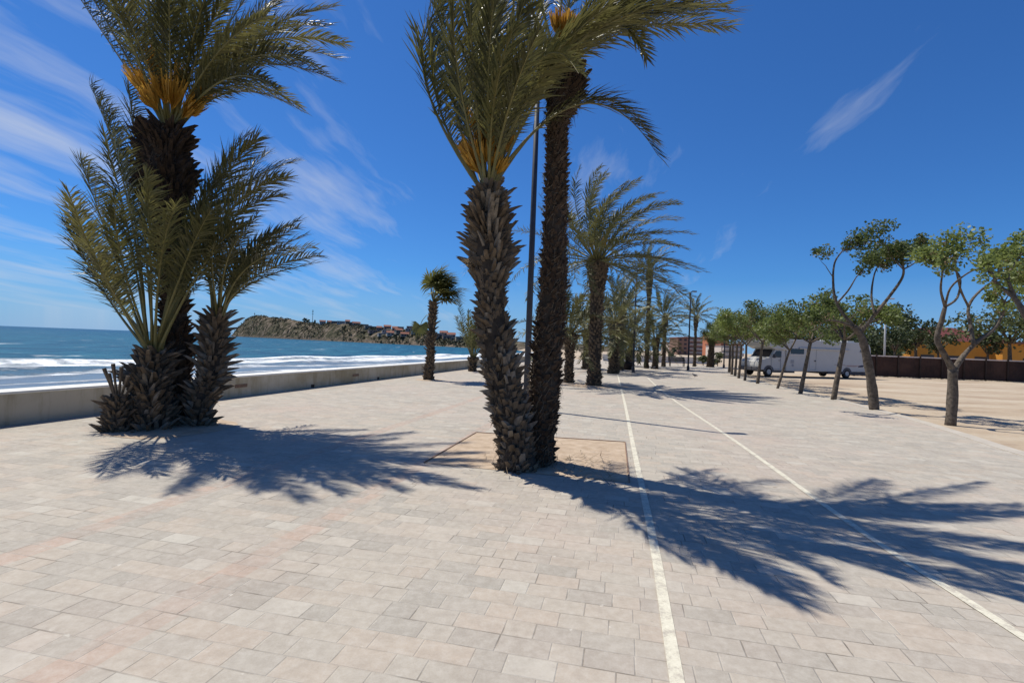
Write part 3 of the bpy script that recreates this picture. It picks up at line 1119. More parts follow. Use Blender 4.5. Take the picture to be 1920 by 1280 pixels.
# first tree (forked, nearest)
b1, Y1 = ground_at(1782, 795)
street_tree("nearest street tree, trunk forked in a wide V near the bottom", b1, [
    ([b1 - V((0, 0, .1))] + px_line([(1786, 740), (1787, 692)], Y1), .165, .135, 0),
    (px_line([(1787, 694), (1773, 668), (1757, 636), (1766, 600), (1772, 575)], Y1, -.2), .105, .06, 0),
    (px_line([(1772, 575), (1764, 545), (1766, 520)], Y1 - .2, -.3), .045, .025, 2),
    (px_line([(1772, 575), (1795, 558), (1800, 520), (1782, 500)], Y1 - .2, .4), .04, .022, 2),
    (px_line([(1772, 575), (1782, 540), (1810, 515), (1830, 505)], Y1 - .2, -.6), .035, .02, 2),
    (px_line([(1788, 694), (1808, 665), (1833, 640), (1862, 618), (1880, 590)], Y1, .6), .09, .045, 2),
    (px_line([(1826, 648), (1820, 612), (1816, 575), (1838, 545), (1872, 522)], Y1 + .2, .8), .065, .03, 3),
    (px_line([(1816, 575), (1800, 540), (1790, 490)], Y1 + .3, -.9), .04, .02, 2),
], 11, 170, .32, .085, .45, depth=1, twig=.36, droop=.3)
# tree whose trunk leans left, limb to the upper right
b2, Y2 = ground_at(1640, 768)
street_tree("leaning street tree with long limb reaching up right, second nearest one", b2, [
    ([b2 - V((0, 0, .1))] + px_line([(1633, 710), (1622, 655), (1612, 625), (1600, 612)], Y2), .19, .12, 0),
    (px_line([(1612, 625), (1640, 590), (1672, 550), (1692, 520), (1694, 500)], Y2, -.5), .085, .035, 3),
    (px_line([(1694, 505), (1672, 482), (1664, 462)], Y2 - .5, -.3), .03, .018, 1),
    (px_line([(1694, 505), (1718, 490), (1722, 470)], Y2 - .5, .3), .03, .018, 2),
    (px_line([(1604, 614), (1582, 590), (1566, 560), (1562, 520), (1566, 490), (1580, 470)], Y2, .5), .07, .025, 2),
    (px_line([(1562, 520), (1552, 505), (1548, 498)], Y2 + .3, 0), .02, .012, 1),
    (px_line([(1570, 568), (1590, 545), (1605, 520)], Y2, -.5), .045, .02, 2),
    (px_line([(1640, 590), (1634, 555), (1638, 520), (1645, 500)], Y2 - .2, .7), .05, .02, 3),
    (px_line([(1600, 613), (1570, 602), (1545, 600)], Y2, -.8), .06, .03, 3),
], 12, 150, .30, .082, .6, depth=1, twig=.34, droop=.3)


# the receding row
def row_tree(label, x, y, lean, top_y, seed, split=None, r=.12, spread=1.0, leaf_n=130, limbs=5, seedp=.22, lm='tleaf', clump=.42):
    b, Y = ground_at(x, y)
    fork = P(x + lean, top_y, Y)
    mid = (b + fork) * .5 + V((.04, .05, .05))
    L = [([b - V((0, 0, .1)), mid, fork], r * 1.15, r * .8, 0)]
    rnd = random.Random(seed)
    for k in range(limbs):
        a = k * 2 * pi / limbs + rnd.uniform(-.5, .5)
        e = fork + V((cos(a) * .6 * spread, sin(a) * .6 * spread, rnd.uniform(.3, .85)))
        L.append(([fork - V((0, 0, .05)), (fork + e) * .5 + V((0, 0, -.06)), e], r * .55, r * .28, 3))
    return street_tree(label, b, L, seed, leaf_n, clump, .105, seedp, lm=lm, depth=1, twig=.5 * spread, wind=.8, droop=.45)


row_tree("leafy street tree before the motorhome's rear end, left of the leaning tree", 1562, 749, 22, 636, 21, r=.12, seedp=.3, spread=1.0)
row_tree("slim street tree crossing the middle of the motorhome's side", 1500, 738, 20, 640, 22, r=.10, spread=1.15)
row_tree("thin crooked street tree crossing the motorhome's entrance door", 1457, 728, 24, 655, 23, r=.075, spread=.9, seedp=.4)
row_tree("street tree with bright green crown in front of the motorhome's cab door", 1420, 719, 10, 640, 24, r=.105, spread=1.25)
row_tree("street tree with pale trunk just left of the motorhome's bonnet", 1396.5, 713, 3, 645, 25, r=.09, spread=1.2)
row_tree("street tree standing two trunks left of the motorhome's bonnet", 1385, 709, 5, 646, 26, r=.10, spread=1.2)
row_tree("dense street tree, nearest trunk of the bunch at the row's far end", 1378, 705, 4, 645, 27, r=.11, spread=1.3)
row_tree("street tree, middle trunk of the bunch at the row's far end", 1372, 702, 2, 645, 28, r=.11, spread=1.3)
row_tree("farthest street tree of the row where the kerb bends away", 1367, 698, 2, 646, 29, r=.12, spread=1.5)
# tree outside the right edge whose limb reaches into view
b0 = V((12.2, 10.4, 0))
street_tree("street tree mostly out of frame, pale limb slanting in at the right edge", b0, [
    ([b0 - V((0, 0, .1)), b0 + V((-.05, 0, .8)), b0 + V((0, .05, 1.5))], .16, .13, 0),
    ([b0 + V((0, .05, 1.5))] + px_line([(1940, 612), (1905, 562), (1876, 538)], 10.6, .4), .10, .045, 2),
    (px_line([(1905, 562), (1890, 520), (1905, 490)], 10.8, .3), .05, .025, 3),
    ([b0 + V((0, .05, 1.5)), b0 + V((.5, .4, 2.4)), b0 + V((.8, .6, 3.2))], .09, .04, 3),
], 31, 150, .32, .085, .3, depth=1, twig=.4, droop=.3)

# ================================================================== RIGHT BACKGROUND
# low brown fence along the lot
f0 = G(1580, 703.5)
f1 = G(1990, 719)
fdir = (f1 - f0).normalized()
fn = V((fdir.y, -fdir.x, 0))
FL = (f1 - f0).length
fence = thing("lot_fence", "long dark brown boarded fence with pale rail behind the sandy lot", "fence", f0)
fb = MB()
nb = int(FL / .14)
fr = random.Random(9)
for i in range(nb):
    s = (i + .5) * FL / nb
    fb.box(fdir * s + V((0, 0, .92)) + fn * (.004 * (i % 2)), (FL / nb - .012, .03, 1.78 + fr.uniform(-.03, .03)), 0, ax=(fdir, fn, UP))
fb.build("boards", simple("fence_board", (.085, .045, .032), (.03, .018, .014), .6, .9, obj_rand=0), fence)
rb = MB()
rb.box(fdir * FL / 2 + V((0, 0, 1.86)), (FL, .09, .10), 0, ax=(fdir, fn, UP))
rb.build("rail", simple("fence_rail", (.72, .62, .54), (.6, .5, .43), 1, .8), fence)
for k in range(10):
    b = MB()
    b.box(fdir * (k + .5) * FL / 10 + V((0, 0, 1.0)) + fn * .07, (.11, .1, 2.0), 0, ax=(fdir, fn, UP))
    b.build("post", simple("fence_post", (.06, .04, .03), (.03, .02, .015), 2, .9) if k == 0 else bpy.data.materials["fence_post"], fence)

# orange building with red roof behind the fence
bc = P(1815, 672, 58)
bd = thing("orange_building", "low orange building with dark red hipped roof behind the brown fence", "building", (bc.x, bc.y, 0), atan2(fdir.y, fdir.x))
ORM = simple("orange_plaster", (.62, .29, .05), (.50, .22, .04), .5, .9)
b = MB(); b.box((-1.2, 3, 1.95), (12.5, 8, 3.9)); b.build("wall", ORM, bd)
b = MB()
b.add([(-7.6, -1.2, 3.9), (5.2, -1.2, 3.9), (5.2, 7.2, 3.9), (-7.6, 7.2, 3.9), (-2.6, 3, 5.7), (.6, 3, 5.7)],
      [(0, 1, 5, 4), (1, 2, 5), (2, 3, 4, 5), (3, 0, 4), (3, 2, 1, 0)])
b.build("roof", simple("red_roof", (.17, .045, .04), (.11, .03, .027), 1.2, .85), bd)
for kx in (-5.5, -2.4, .6, 3.4):
    b = MB(); b.box((kx, -1.02, 1.7), (1.5, .06, 1.1)); b.build("window", WINM, bd)
bc2 = P(1990, 672, 56)
be = thing("orange_annex", "orange building with brown eaves half hidden at the right edge", "building", (bc2.x, bc2.y, 0), atan2(fdir.y, fdir.x))
b = MB(); b.box((0, 3, 1.9), (14, 7, 3.8)); b.build("wall", ORM, be)
b = MB(); b.box((0, 3, 3.92), (15, 8.2, .24)); b.build("roof", simple("brown_eaves", (.22, .10, .065), (.14, .07, .05), 1, .9), be)
b = MB(); b.box((-4, -.52, 1.7), (1.5, .06, 1.1)); b.build("window", WINM, be)

bushy_tree("pine_tree", "tall dark round tree rising behind the motorhome and the pale lamp post", P(1650, 700, 62) * 1.0 - V((0, 0, P(1650, 700, 62).z)), 8.6, 4.2, 41, 'tleaf_dark', n=3600, size=.36, trunk=.25, blobs=22)
for (lab, x, Y, H, R, sd, lm) in (
    ("spreading olive-green tree over the fence at the far right of the lot", 1892, 46, 7.4, 4.9, 42, 'tleaf_mid'),
    ("rounded olive tree behind the fence between lamp post and red roof", 1716, 54, 6.2, 2.7, 43, 'tleaf_mid'),
    ("low bushy tree just right of the pale lamp post", 1672, 52, 4.4, 2.4, 44, 'tleaf_mid'),
    ("dark bushy tree above the motorhome's rear end", 1585, 60, 6.0, 3.6, 45, 'tleaf_dark'),
    ("dark crown showing above the middle of the motorhome", 1520, 64, 6.2, 3.6, 46, 'tleaf_dark'),
    ("dark crown showing above the motorhome's overcab", 1460, 70, 7.0, 3.9, 47, 'tleaf_dark'),
    ("small grey-green tree behind the red roof's left end", 1752, 70, 6.0, 3.6, 48, 'tleaf_mid'),
    ("grey-green tree behind the ridge of the red roof", 1800, 74, 6.6, 3.8, 49, 'tleaf_mid'),
    ("dark tree behind the fence directly right of the motorhome", 1625, 50, 4.2, 2.6, 50, 'tleaf_dark'),
):
    p = P(x, 690, Y)
    bushy_tree("background_tree", lab, V((p.x, p.y, -.03)), H, R, sd, lm, n=2600 if R > 3.5 else 1800, size=.3, trunk=.52 if R > 4.5 or sd == 43 else .28)
# tree with a thin trunk standing before the fence
for lab, x, y, sd in (("thin young tree before the fence below the red roof's left end", 1758, 709, 61), ("young tree with dark trunk in front of the fence left of the right edge", 1851, 712, 62),
                      ("young tree in front of the fence next to the pale lamp post", 1676, 706, 63)):
    p = G(x, y)
    bushy_tree("young_tree", lab, p, 4.3, 1.5, sd, 'tleaf_mid', n=700, size=.24, trunk=.6, blobs=9, r_t=.1, group="young trees along the fence")


# ------------------------------------------------------------------ lamp posts
def lamp_post(label, base, H, r=.085, mat='pole_dark', lean=0.0, arm=.15, name="lamp_post"):
    root = thing(name, label, "lamp post", base, 0, "lamp posts on the promenade" if mat == 'pole_dark' else None)
    b = MB(); b.tube([V((0, 0, 0)), V((lean * .5, 0, H * .5)), V((lean, 0, H))], [r, r * .88, r * .7], 12); b.build("pole", MT[mat], root, None, True)
    b = MB(); b.tube([V((0, 0, 0)), V((0, 0, .35)), V((0, 0, .4))], [r * 1.7, r * 1.5, r], 12); b.box((0, 0, .015), (r * 5, r * 5, .03)); b.build("base_plate", MT[mat], root)
    t = V((lean, 0, H))
    b = MB(); b.tube([t - V((0, 0, .1)), t + V((arm * .3, 0, .12)), t + V((arm, 0, .16))], [r * .5, r * .45, r * .4], 8); b.build("arm", MT[mat], root, None, True)
    h = MB(); h.box(t + V((arm + .16, 0, .17)), (.40, .22, .09)); ho = h.build("lamp_head", MT[mat], root, None, False, .03)
    g = MB(); g.box(t + V((arm + .16, 0, .113)), (.32, .16, .03)); g.build("lens", MT['lampglass'], ho)
    return root


pb, pY = ground_at(986, 766)
lamp_post("tall dark lamp post rising between the two nearest central palm trunks", pb, 9.0, .085)
for lab, x, y, h in (("thin dark lamp post among the far palms left of the tallest slim palm", 1187, 698, 7.0),
                     ("dark lamp post beside the slim palm near the far apartment blocks", 1290, 694, 6.6),
                     ("dark lamp post at the bend of the kerb next to the bunched street trees", 1357, 690, 5.0)):
    p = G(x, y)
    lamp_post(lab, p, h, .07)
p = G(1657, 706)
lamp_post("pale grey lamp post standing in the sandy lot before the fence", p, 6.9, .09, 'pole_light', arm=.35)


# ------------------------------------------------------------------ motorhome
def motorhome():
    pf = G(1404, 703.5)
    pr = G(1607, 708)
    mid = (pf + pr) / 2
    d = (pr - pf)
    L = d.length
    root = thing("motorhome", "white motorhome with overcab bed parked on the sandy lot behind the street trees", "motorhome", mid, atan2(d.y, d.x))
    WH = simple("motorhome_body", (.47, .465, .45), (.43, .425, .41), .8, .4, spec=.4)
    TRIM = simple("motorhome_trim", (.10, .10, .11), (.06, .06, .07), 2, .6)
    GLASS = simple("motorhome_glass", (.012, .016, .03), (.008, .01, .02), 1, .08, spec=.6)
    RED = simple("motorhome_decal_red", (.30, .10, .09), (.25, .08, .07), 1, .4)
    NAVY = simple("motorhome_decal_navy", (.015, .018, .06), (.012, .014, .05), 1, .4)
    GREY = simple("motorhome_grey_line", (.30, .31, .33), (.26, .27, .29), 1, .5)
    h = L / 2
    w = 1.1            # half width; near side is -y
    # habitation body with overcab nose
    prof = [(-h + 2.35, .42), (h - .12, .50), (h - .02, .9), (h, 1.9), (h - .06, 2.42), (h - .22, 2.68), (h - .5, 2.78), (-h + 1.2, 2.80), (-h + .78, 2.74),
            (-h + .62, 2.52), (-h + .72, 2.22), (-h + 1.25, 2.02), (-h + 2.35, 1.98)]
    b = MB(); b.prism(prof, -w, w); b.build("body", WH, root, None, False, .05)
    cab = [(-h + .02, .48), (-h + 2.38, .42), (-h + 2.38, 2.0), (-h + 1.42, 2.04), (-h + .98, 1.42), (-h + .35, 1.27), (-h + .06, 1.08), (-h, .8)]
    b = MB(); b.prism(cab, -w + .1, w - .1); cabo = b.build("cab", WH, root, None, False, .06)
    b = MB(); b.prism([(-h + 1.12, 1.42), (-h + 1.96, 1.42), (-h + 1.96, 1.90), (-h + 1.50, 1.90)], -w + .085, -w + .11); b.build("cab_window", GLASS, root)
    b = MB(); b.add([(-h + 1.0, -w + .25, 1.46), (-h + 1.0, w - .25, 1.46), (-h + 1.38, w - .3, 1.98), (-h + 1.38, -w + .3, 1.98)], [(0, 1, 2, 3)]); b.add([(-h + .985, -w + .25, 1.46), (-h + .985, w - .25, 1.46), (-h + 1.365, w - .3, 1.98), (-h + 1.365, -w + .3, 1.98)], [(3, 2, 1, 0)]); b.build("windscreen", GLASS, root)
    b = MB(); b.box((-h + 1.9, -w + .09, .98), (.015, .03, 1.0)); b.box((-h + 1.05, -w + .09, .98), (.015, .03, .8)); b.box((-h + 1.48, -w + .09, .55), (.86, .03, .015)); dr = b.build("cab_door", GREY, root)
    b = MB(); b.box((-h + 1.78, -w + .085, 1.2), (.16, .04, .035)); b.build("handle", TRIM, dr)
    b = MB(); b.box((-h + 1.12, -w - .12, 1.52), (.12, .22, .28)); b.build("mirror", TRIM, root, None, False, .03)
    for sy in (-1, 1):
        b = MB(); b.box((-h + .12, sy * (w - .35), .98), (.22, .34, .22)); b.build("headlight", MT['lampglass'], root, None, False, .04)
    b = MB(); b.box((-h - .02, 0, .55), (.24, 2 * w - .22, .30)); b.build("bumper", TRIM, root, None, False, .05)
    # overcab window, side windows, lines
    b = MB(); b.box((-h + 1.55, -w - .006, 2.45), (.62, .03, .22)); b.build("overcab_window", GLASS, root, None, False, .03)
    b = MB(); b.box((-h + 3.35, -w - .006, 1.92), (1.25, .03, .38)); wf = b.build("side_window", GLASS, root, None, False, .04)
    b = MB(); b.box((-h + 3.35, -w - .03, 1.66), (1.35, .03, .035)); b.build("frame", MT['white'], wf)
    b = MB(); b.box((h - .85, -w - .006, 2.17), (.62, .03, .10)); b.build("rear_window", GLASS, root, None, False, .03)
    b = MB(); b.box((h - .82, -w - .03, 2.06), (.75, .05, .035)); b.box((h - .46, -w - .03, 2.15), (.04, .05, .2)); b.build("awning_arm", TRIM, root)
    b = MB(); b.box((.55, -w - .05, 2.16), (4.9, .11, .10)); b.build("awning", WH, root, None, False, .03)
    b = MB(); b.box((-.2, -w - .004, 1.35), (.02, .02, 1.55)); b.box((-.85, -w - .004, 1.35), (.02, .02, 1.55)); b.box((-.52, -w - .004, 2.12), (.65, .02, .02)); b.box((-.52, -w - .004, .58), (.65, .02, .02)); do = b.build("entrance_door", GREY, root)
    b = MB(); b.box((-.3, -w - .012, 1.25), (.14, .03, .09)); b.build("handle", TRIM, do)
    for cx, cz, sx, sz in ((-h + 2.9, 1.15, .3, .26), (-h + 2.95, .88, .2, .2)):
        b = MB(); b.box((cx, -w - .005, cz), (sx, .02, sz)); b.build("vent_cover", GREY, root, None, False, .02)
    b = MB(); b.box((h - 1.7, -w - .004, .98), (1.6, .015, .03)); b.box((h - 3.2, -w - .004, 1.02), (1.1, .015, .025)); b.box((h - 2.1, -w - .004, .92), (1.2, .015, .022)); b.build("stripe", RED, root)
    b = MB(); b.prism([(h - 1.35, .86), (h - .85, .90), (h - .5, 1.02), (h - .95, 1.04), (h - 1.25, .98)], -w - .012, -w + .01); b.build("swoosh_decal", NAVY, root)
    b = MB(); b.box((h - 2.2, 0, .36), (4.2, 2 * w - .1, .14)); b.box((-h + 2.2, 0, .38), (2.2, 2 * w - .3, .16)); b.build("skirt", TRIM, root)
    for cx, sx in ((h - 3.2, .9), (h - 1.2, .7), (-h + 2.2, .6)):
        b = MB(); b.box((cx, 0, 2.85), (sx, .7, .14)); b.build("roof_hatch", WH, root, None, False, .03)
    # wheels
    for cx in (-h + .85, h - 2.45):
        for sy in (-1, 1):
            ww = w - .1 if cx < 0 else w
            wy = sy * (ww - .10)
            arch = MB()
            n = 16
            ya, yb = sy * (ww - .02), sy * (ww + .012)
            outl = [(cx + cos(pi * k / n) * .47, .36 + sin(pi * k / n) * .47) for k in range(n + 1)]
            arch.prism(outl if sy < 0 else outl[::-1], min(ya, yb), max(ya, yb))
            ar = arch.build("wheel_arch", TRIM, root)
            ty = MB(); ty.tube([V((cx, wy - .12, .35)), V((cx, wy - .09, .35)), V((cx, wy + .09, .35)), V((cx, wy + .12, .35))], [.30, .35, .35, .30], 24)
            wo_ = ty.build("wheel", MT['dark'], root)
            ri = MB(); ri.tube([V((cx, wy + sy * .105, .35)), V((cx, wy + sy * .135, .35))], [.20, .17], 16); ri.build("rim", MT['pole_light'], wo_)
    return root


motorhome()

# ================================================================== FAR END OF THE PROMENADE
def flats(label, px0, px1, Y, top_y, col, floors, seed, balc=True, group="apartment blocks at the far end"):
    a, c = P(px0, 665, Y), P(px1, 665, Y)
    w_ = c.x - a.x
    top = P((px0 + px1) / 2, top_y, Y).z
    root = thing("apartment_block", label, "building", ((a.x + c.x) / 2, Y, 0), atan2(c.y - a.y, c.x - a.x), group)
    wm = simple("block_wall", col, tuple(v * .85 for v in col), .2, .9)
    b = MB(); b.box((0, 6, top / 2), (w_, 12, top)); b.build("wall", wm, root)
    b = MB(); b.box((0, 6, top + .25), (w_ + .5, 12.5, .5)); b.build("roof", ROOFM, root)
    fh = top / floors
    nb = max(2, int(w_ / 4.5))
    for f in range(floors):
        if balc:
            b = MB(); b.box((0, -.7, f * fh + .95 + (.3 if f == 0 else 0)), (w_ * .94, 1.4, .9)); b.build("balcony", HM[0], root)
        for k in range(nb):
            b = MB(); b.box((-w_ / 2 + (k + .5) * w_ / nb, -.02, f * fh + fh * .62), (w_ / nb * .5, .1, fh * .5)); b.build("window", WINM, root)
    return root


flats("far brown apartment block without balconies, first from the palms", 1270, 1289, 230, 634, (.26, .16, .12), 4, 1, False)
flats("far pink apartment block with rows of white balconies", 1288, 1342, 240, 634, (.50, .30, .26), 4, 2)
flats("far brick orange apartment block behind the bushy fan palm", 1338, 1366, 200, 624, (.46, .17, .09), 5, 3, False)
flats("far sand coloured low block left of the brown apartment block", 1252, 1272, 260, 643, (.42, .34, .27), 3, 4)
flats("pale low block with white arches behind the bend of the kerb", 1352, 1392, 150, 648, (.62, .55, .48), 2, 5)

# low white wall across the end
a, c = G(1130, 676), G(1345, 683)
lw = thing("low_white_wall", "low white wall crossing the far end of the promenade behind the palms", "wall", (a + c) / 2, atan2(c.y - a.y, c.x - a.x))
b = MB(); b.box((0, 0, .4), ((c - a).length, .25, .8)); b.build("wall", MT['white'], lw)
b = MB(); b.box((0, 0, .83), ((c - a).length + .1, .34, .06)); b.build("coping", MT['white'], lw)
# shrubs by it
for k, (x, y, h, lab) in enumerate(((1262, 679, 2.2, "round green shrub before the low white wall left of the bench"), (1318, 685, 1.5, "small shrub at the foot of the bushy palm"), (1345, 686, 2.0, "green shrub by the bend of the kerb under the brick block"),
                                    (1232, 676, 3.0, "tall dark shrub behind the palms left of the apartment blocks"))):
    p = G(x, y)
    bushy_tree("shrub", lab, p, h, h * .5, 80 + k, 'tleaf_mid', n=500, size=.2, trunk=.12, blobs=8, r_t=.05, group="shrubs at the far end")

# bench
pb2 = G(1269, 687)
bn = thing("park_bench", "dark metal park bench with back at the far end of the promenade", "bench", pb2, radians(-6))
b = MB()
for k in range(5): b.box((0, -.2 + k * .11, .46), (1.7, .09, .035))
b.build("seat", MT['dark'], bn)
b = MB()
for k in range(4): b.box((0, .32 + .03 * k, .58 + k * .12), (1.7, .035, .095))
b.build("backrest", MT['dark'], bn)
for sx in (-.7, .7):
    b = MB(); b.box((sx, -.18, .22), (.07, .07, .44)); b.build("leg", MT['dark'], bn)
    b = MB(); b.tube([V((sx, .3, 0)), V((sx, .3, .46)), V((sx, .44, 1.02))], .035, 6); b.build("leg", MT['dark'], bn)
    b = MB(); b.box((sx, .05, .68), (.06, .56, .05)); b.box((sx, -.2, .57), (.05, .05, .2)); b.build("armrest", MT['dark'], bn)


def pigeon(label, p, rz):
    b = MB()
    pts = [V((-.17, 0, .10)), V((-.12, 0, .115)), V((-.05, 0, .12)), V((.03, 0, .13)), V((.09, 0, .155)), V((.115, 0, .195)), V((.13, 0, .225)), V((.15, 0, .228)), V((.175, 0, .218))]
    b.tube(pts, [.012, .03, .055, .062, .048, .03, .028, .022, .004], 10)
    for sy in (-.025, .025):
        b.tube([V((.01, sy, .09)), V((.0, sy, .04)), V((.005, sy, 0)), V((.04, sy, .004))], [.012, .006, .005, .004], 5)
    o = b.build("pigeon", simple("pigeon_feathers", (.12, .12, .14), (.05, .05, .06), 12, .7), None, p, True)
    o.rotation_euler = (0, 0, rz)
    return tag(o, label, "bird", "pigeons on the paving")


pigeon("dark pigeon on the open paving below the slim far palm", G(1303, 707), 2.6)
pigeon("pigeon on the paving close to the foot of the short bushy palm", G(1226, 692), .4)

# ================================================================== PALMS
# ---- left clump (three stems and a sprout)
YA, YB, YC = 8.9, 8.35, 8.75
baseA = V((P(328, 780, YA).x, YA, 0))
hero_palm("palm_tree", "tallest palm of the sea wall clump, dark bulging crown base and orange flower heads", baseA,
          [baseA - V((0, 0, .1))] + [P(x, y, YA) for x, y in ((330, 690), (327, 590), (322, 470), (318, 398), (314, 366), (312, 325), (314, 275), (318, 240))],
          [.25, .22, .19, .20, .22, .35, .40, .33, .17], YA,
          [(105, -70, .2, (215, 95)), (55, -190, -.6), (150, -150, -1.0), (190, -70, -.9, (262, 85)), (250, -230, -.7), (318, -160, -1.1, (318, 60)), (345, -240, .9),
           (432, -30, -.8, (375, 95)), (470, -170, .7), (540, -110, .3, (420, 60)), (622, 14, .1, (455, 85)), (645, 82, .3, (460, 92)), (630, 152, -.2, (455, 128)),
           (572, 212, .2, (440, 172)), (560, 110, 1.3, (430, 130)), (500, 30, -1.0, (400, 110)), (180, -30, 1.3), (420, -120, 1.5), (590, -30, 1.1), (280, -120, 1.5), (520, 170, -1.0, (420, 150)),
           (610, 50, -.9, (450, 90)), (230, -10, -.4, (275, 90)), (370, -80, -.6), (635, 110, -.3, (455, 110)), (600, 130, -.8, (450, 115)), (560, 200, .7, (440, 160)), (290, -80, -.9, (305, 60)), (400, -40, -1.2, (360, 80)), (540, -10, .8, (430, 80))],
          [(283, 92, -.35), (247, 128, -.25), (345, 122, -.4), (388, 165, -.3), (268, 160, -.5), (372, 190, -.45), (330, 150, -.55), (300, 130, -.5)],
          1.0, lambda u: .05 if u < .6 else .09, 1, leaf=.46, pairs=84, pet=.2, spread=.92, fan=1.7, stub=(.11, .08), tmats=[MT['bark'], MT['boss']], group="palms of the clump by the sea wall")
baseB = V((P(285, 790, YB).x, YB, 0))
hero_palm("palm_tree", "short stout palm fronting the sea wall clump, long leaves on a shaggy stem", baseB,
          [baseB - V((0, 0, .1))] + [P(x, y, YB) for x, y in ((284, 760), (284, 715), (287, 680), (290, 652))],
          [.32, .32, .29, .22, .11], YB,
          [(130, 362, -2.5, (186, 500)), (122, 415, .3, (190, 540)), (168, 160, .3, (245, 380)), (215, 372, -1.7, (232, 500)), (240, 160, .9, (265, 380)), (196, 250, 1.0, (240, 430)),
           (330, 385, -1.9, (300, 500)), (395, 395, -1.3, (345, 500)), (430, 300, .1, (350, 440)), (462, 256, .5, (375, 400)), (550, 302, .6, (405, 410)), (528, 368, .2, (410, 440)),
           (455, 420, -1.1, (380, 500)), (490, 330, 1.2, (390, 430)), (275, 330, -1.2, (282, 480)), (175, 470, -1.7, (220, 560)), (150, 300, .9), (500, 290, 1.3, (390, 420)), (410, 330, -.6, (340, 480)), (330, 430, 1.4), (535, 335, -.7, (410, 420)), (480, 262, -.4, (385, 400)), (145, 395, 1.2, (192, 515)), (180, 190, -.6, (240, 380))],
          [], 1.0, lambda u: .085 + .03 * u, 2, leaf=.48, pairs=80, pet=.28, spread=1.0, fan=1.15, stub=(.10, .08), group="palms of the clump by the sea wall")
baseC = V((P(372, 775, YC).x, YC, 0))
hero_palm("palm_tree", "short curved palm on the clump's right side with spiky stem leaning out", baseC,
          [baseC - V((0, 0, .1))] + [P(x, y, YC) for x, y in ((382, 740), (396, 695), (402, 650), (406, 618), (408, 592))],
          [.20, .19, .17, .15, .13, .06], YC,
          [(608, 490, 0, (470, 532)), (578, 440, .2, (475, 500)), (566, 412, .5, (470, 480)), (525, 432, -.5, (450, 500)), (482, 405, .8, (430, 490)), (430, 400, -.8, (415, 500)),
           (385, 430, .6), (352, 566, .1, (384, 510)), (505, 470, 1.1, (455, 510)), (545, 465, -.9, (455, 510)), (452, 440, -1.2, (420, 510)), (590, 462, .9, (480, 505)), (400, 460, -1.1), (600, 478, -.6, (475, 520)), (560, 425, -.3, (470, 490)), (540, 425, 1.0, (455, 490))],
          [], 1.1, lambda u: .07 + .09 * u, 3, leaf=.42, pairs=64, pet=.24, spread=1.0, fan=1.3, stub=(.10, .07), group="palms of the clump by the sea wall")
# cut sprout
YS = 8.0
baseS = V((P(222, 795, YS).x, YS, 0))
sp = thing("palm_sprout", "low brown palm sprout with cut leaf stalks at the clump's left foot", "palm sprout", baseS)
mbx, pts_, _ = palm_trunk([V((0, 0, -.05)), V((-.02, 0, .2)), V((-.03, 0, .42)), V((-.03, 0, .55))], [.17, .16, .13, .07], 1.2, lambda u: .065, 4, .10, .06)
mbx.build("trunk", [MT['bark'], MT['stub']], sp)
for (x, y) in ((195, 690), (212, 682), (228, 688), (204, 700), (240, 705), (190, 742), (250, 720)):
    tip = P(x, y, YS - .1) - baseS
    b = MB()
    c0 = V((-.02, 0, .4))
    dd = (tip - c0).normalized()
    b.tube([c0, c0.lerp(tip, .6), c0.lerp(tip, .85), tip], [.022, .018, .026, .03], 5)
    b.build("leaf_stalk", MT['stub'], sp)
soil_round(V((baseB.x + .25, baseB.y + .15, 0)), .95, 3)

# ---- the two nearest central palms
YE, YF = 6.55, 6.8
baseE = V((P(974, 860, YE).x, YE, 0))
hero_palm("palm_tree", "nearest central palm, thick shaggy stem leaning left with orange flower heads", baseE,
          [baseE - V((0, 0, .1))] + [P(x, y, YE) for x, y in ((960, 800), (945, 720), (930, 640), (921, 560), (920, 480), (917, 420), (914, 375), (912, 352))],
          [.27, .225, .20, .19, .18, .22, .225, .17, .10], YE,
          [(866, -18, .2, (792, 120)), (850, 22, -.5, (868, 190)), (828, -90, .6, (845, 150)), (880, -110, -.6), (905, -90, .5), (935, -70, -1.0), (962, -40, .6), (992, -20, -.5, (945, 150)),
           (1020, 10, .9, (955, 170)), (1368, 22, -.5, (1090, 92)), (1345, -15, -.2, (1070, 90)), (1234, 292, -.2, (1085, 196)), (1226, 268, .15, (1088, 186)), (1130, 20, -.6, (1010, 150)),
           (960, 60, -1.3, (925, 200)), (1010, 60, -1.2, (955, 200)), (1220, -20, .5, (1040, 110)), (985, 120, 1.0, (945, 230)), (845, 110, 1.2, (870, 220)), (1085, 138, -2.0, (1000, 130)), (1330, -60, -.7, (1060, 80)), (1290, 10, -.9, (1050, 110)), (1365, 50, .3, (1090, 100)), (820, 30, .1, (820, 190)), (935, 10, .3), (900, 0, -.2)],
          [(897, 205, -.2), (930, 225, .2), (950, 232, -.1), (884, 285, .05), (938, 290, -.15), (908, 240, -.3), (872, 262, .2)],
          1.0, lambda u: .035 if u < .35 else (.085 if u > .55 else .05), 5, leaf=.5, pairs=84, pet=.24, fan=2.3, stub=(.095, .07), group="pair of nearest central palms", rr=.02)
baseF = V((P(1007, 850, YF).x, YF, 0))
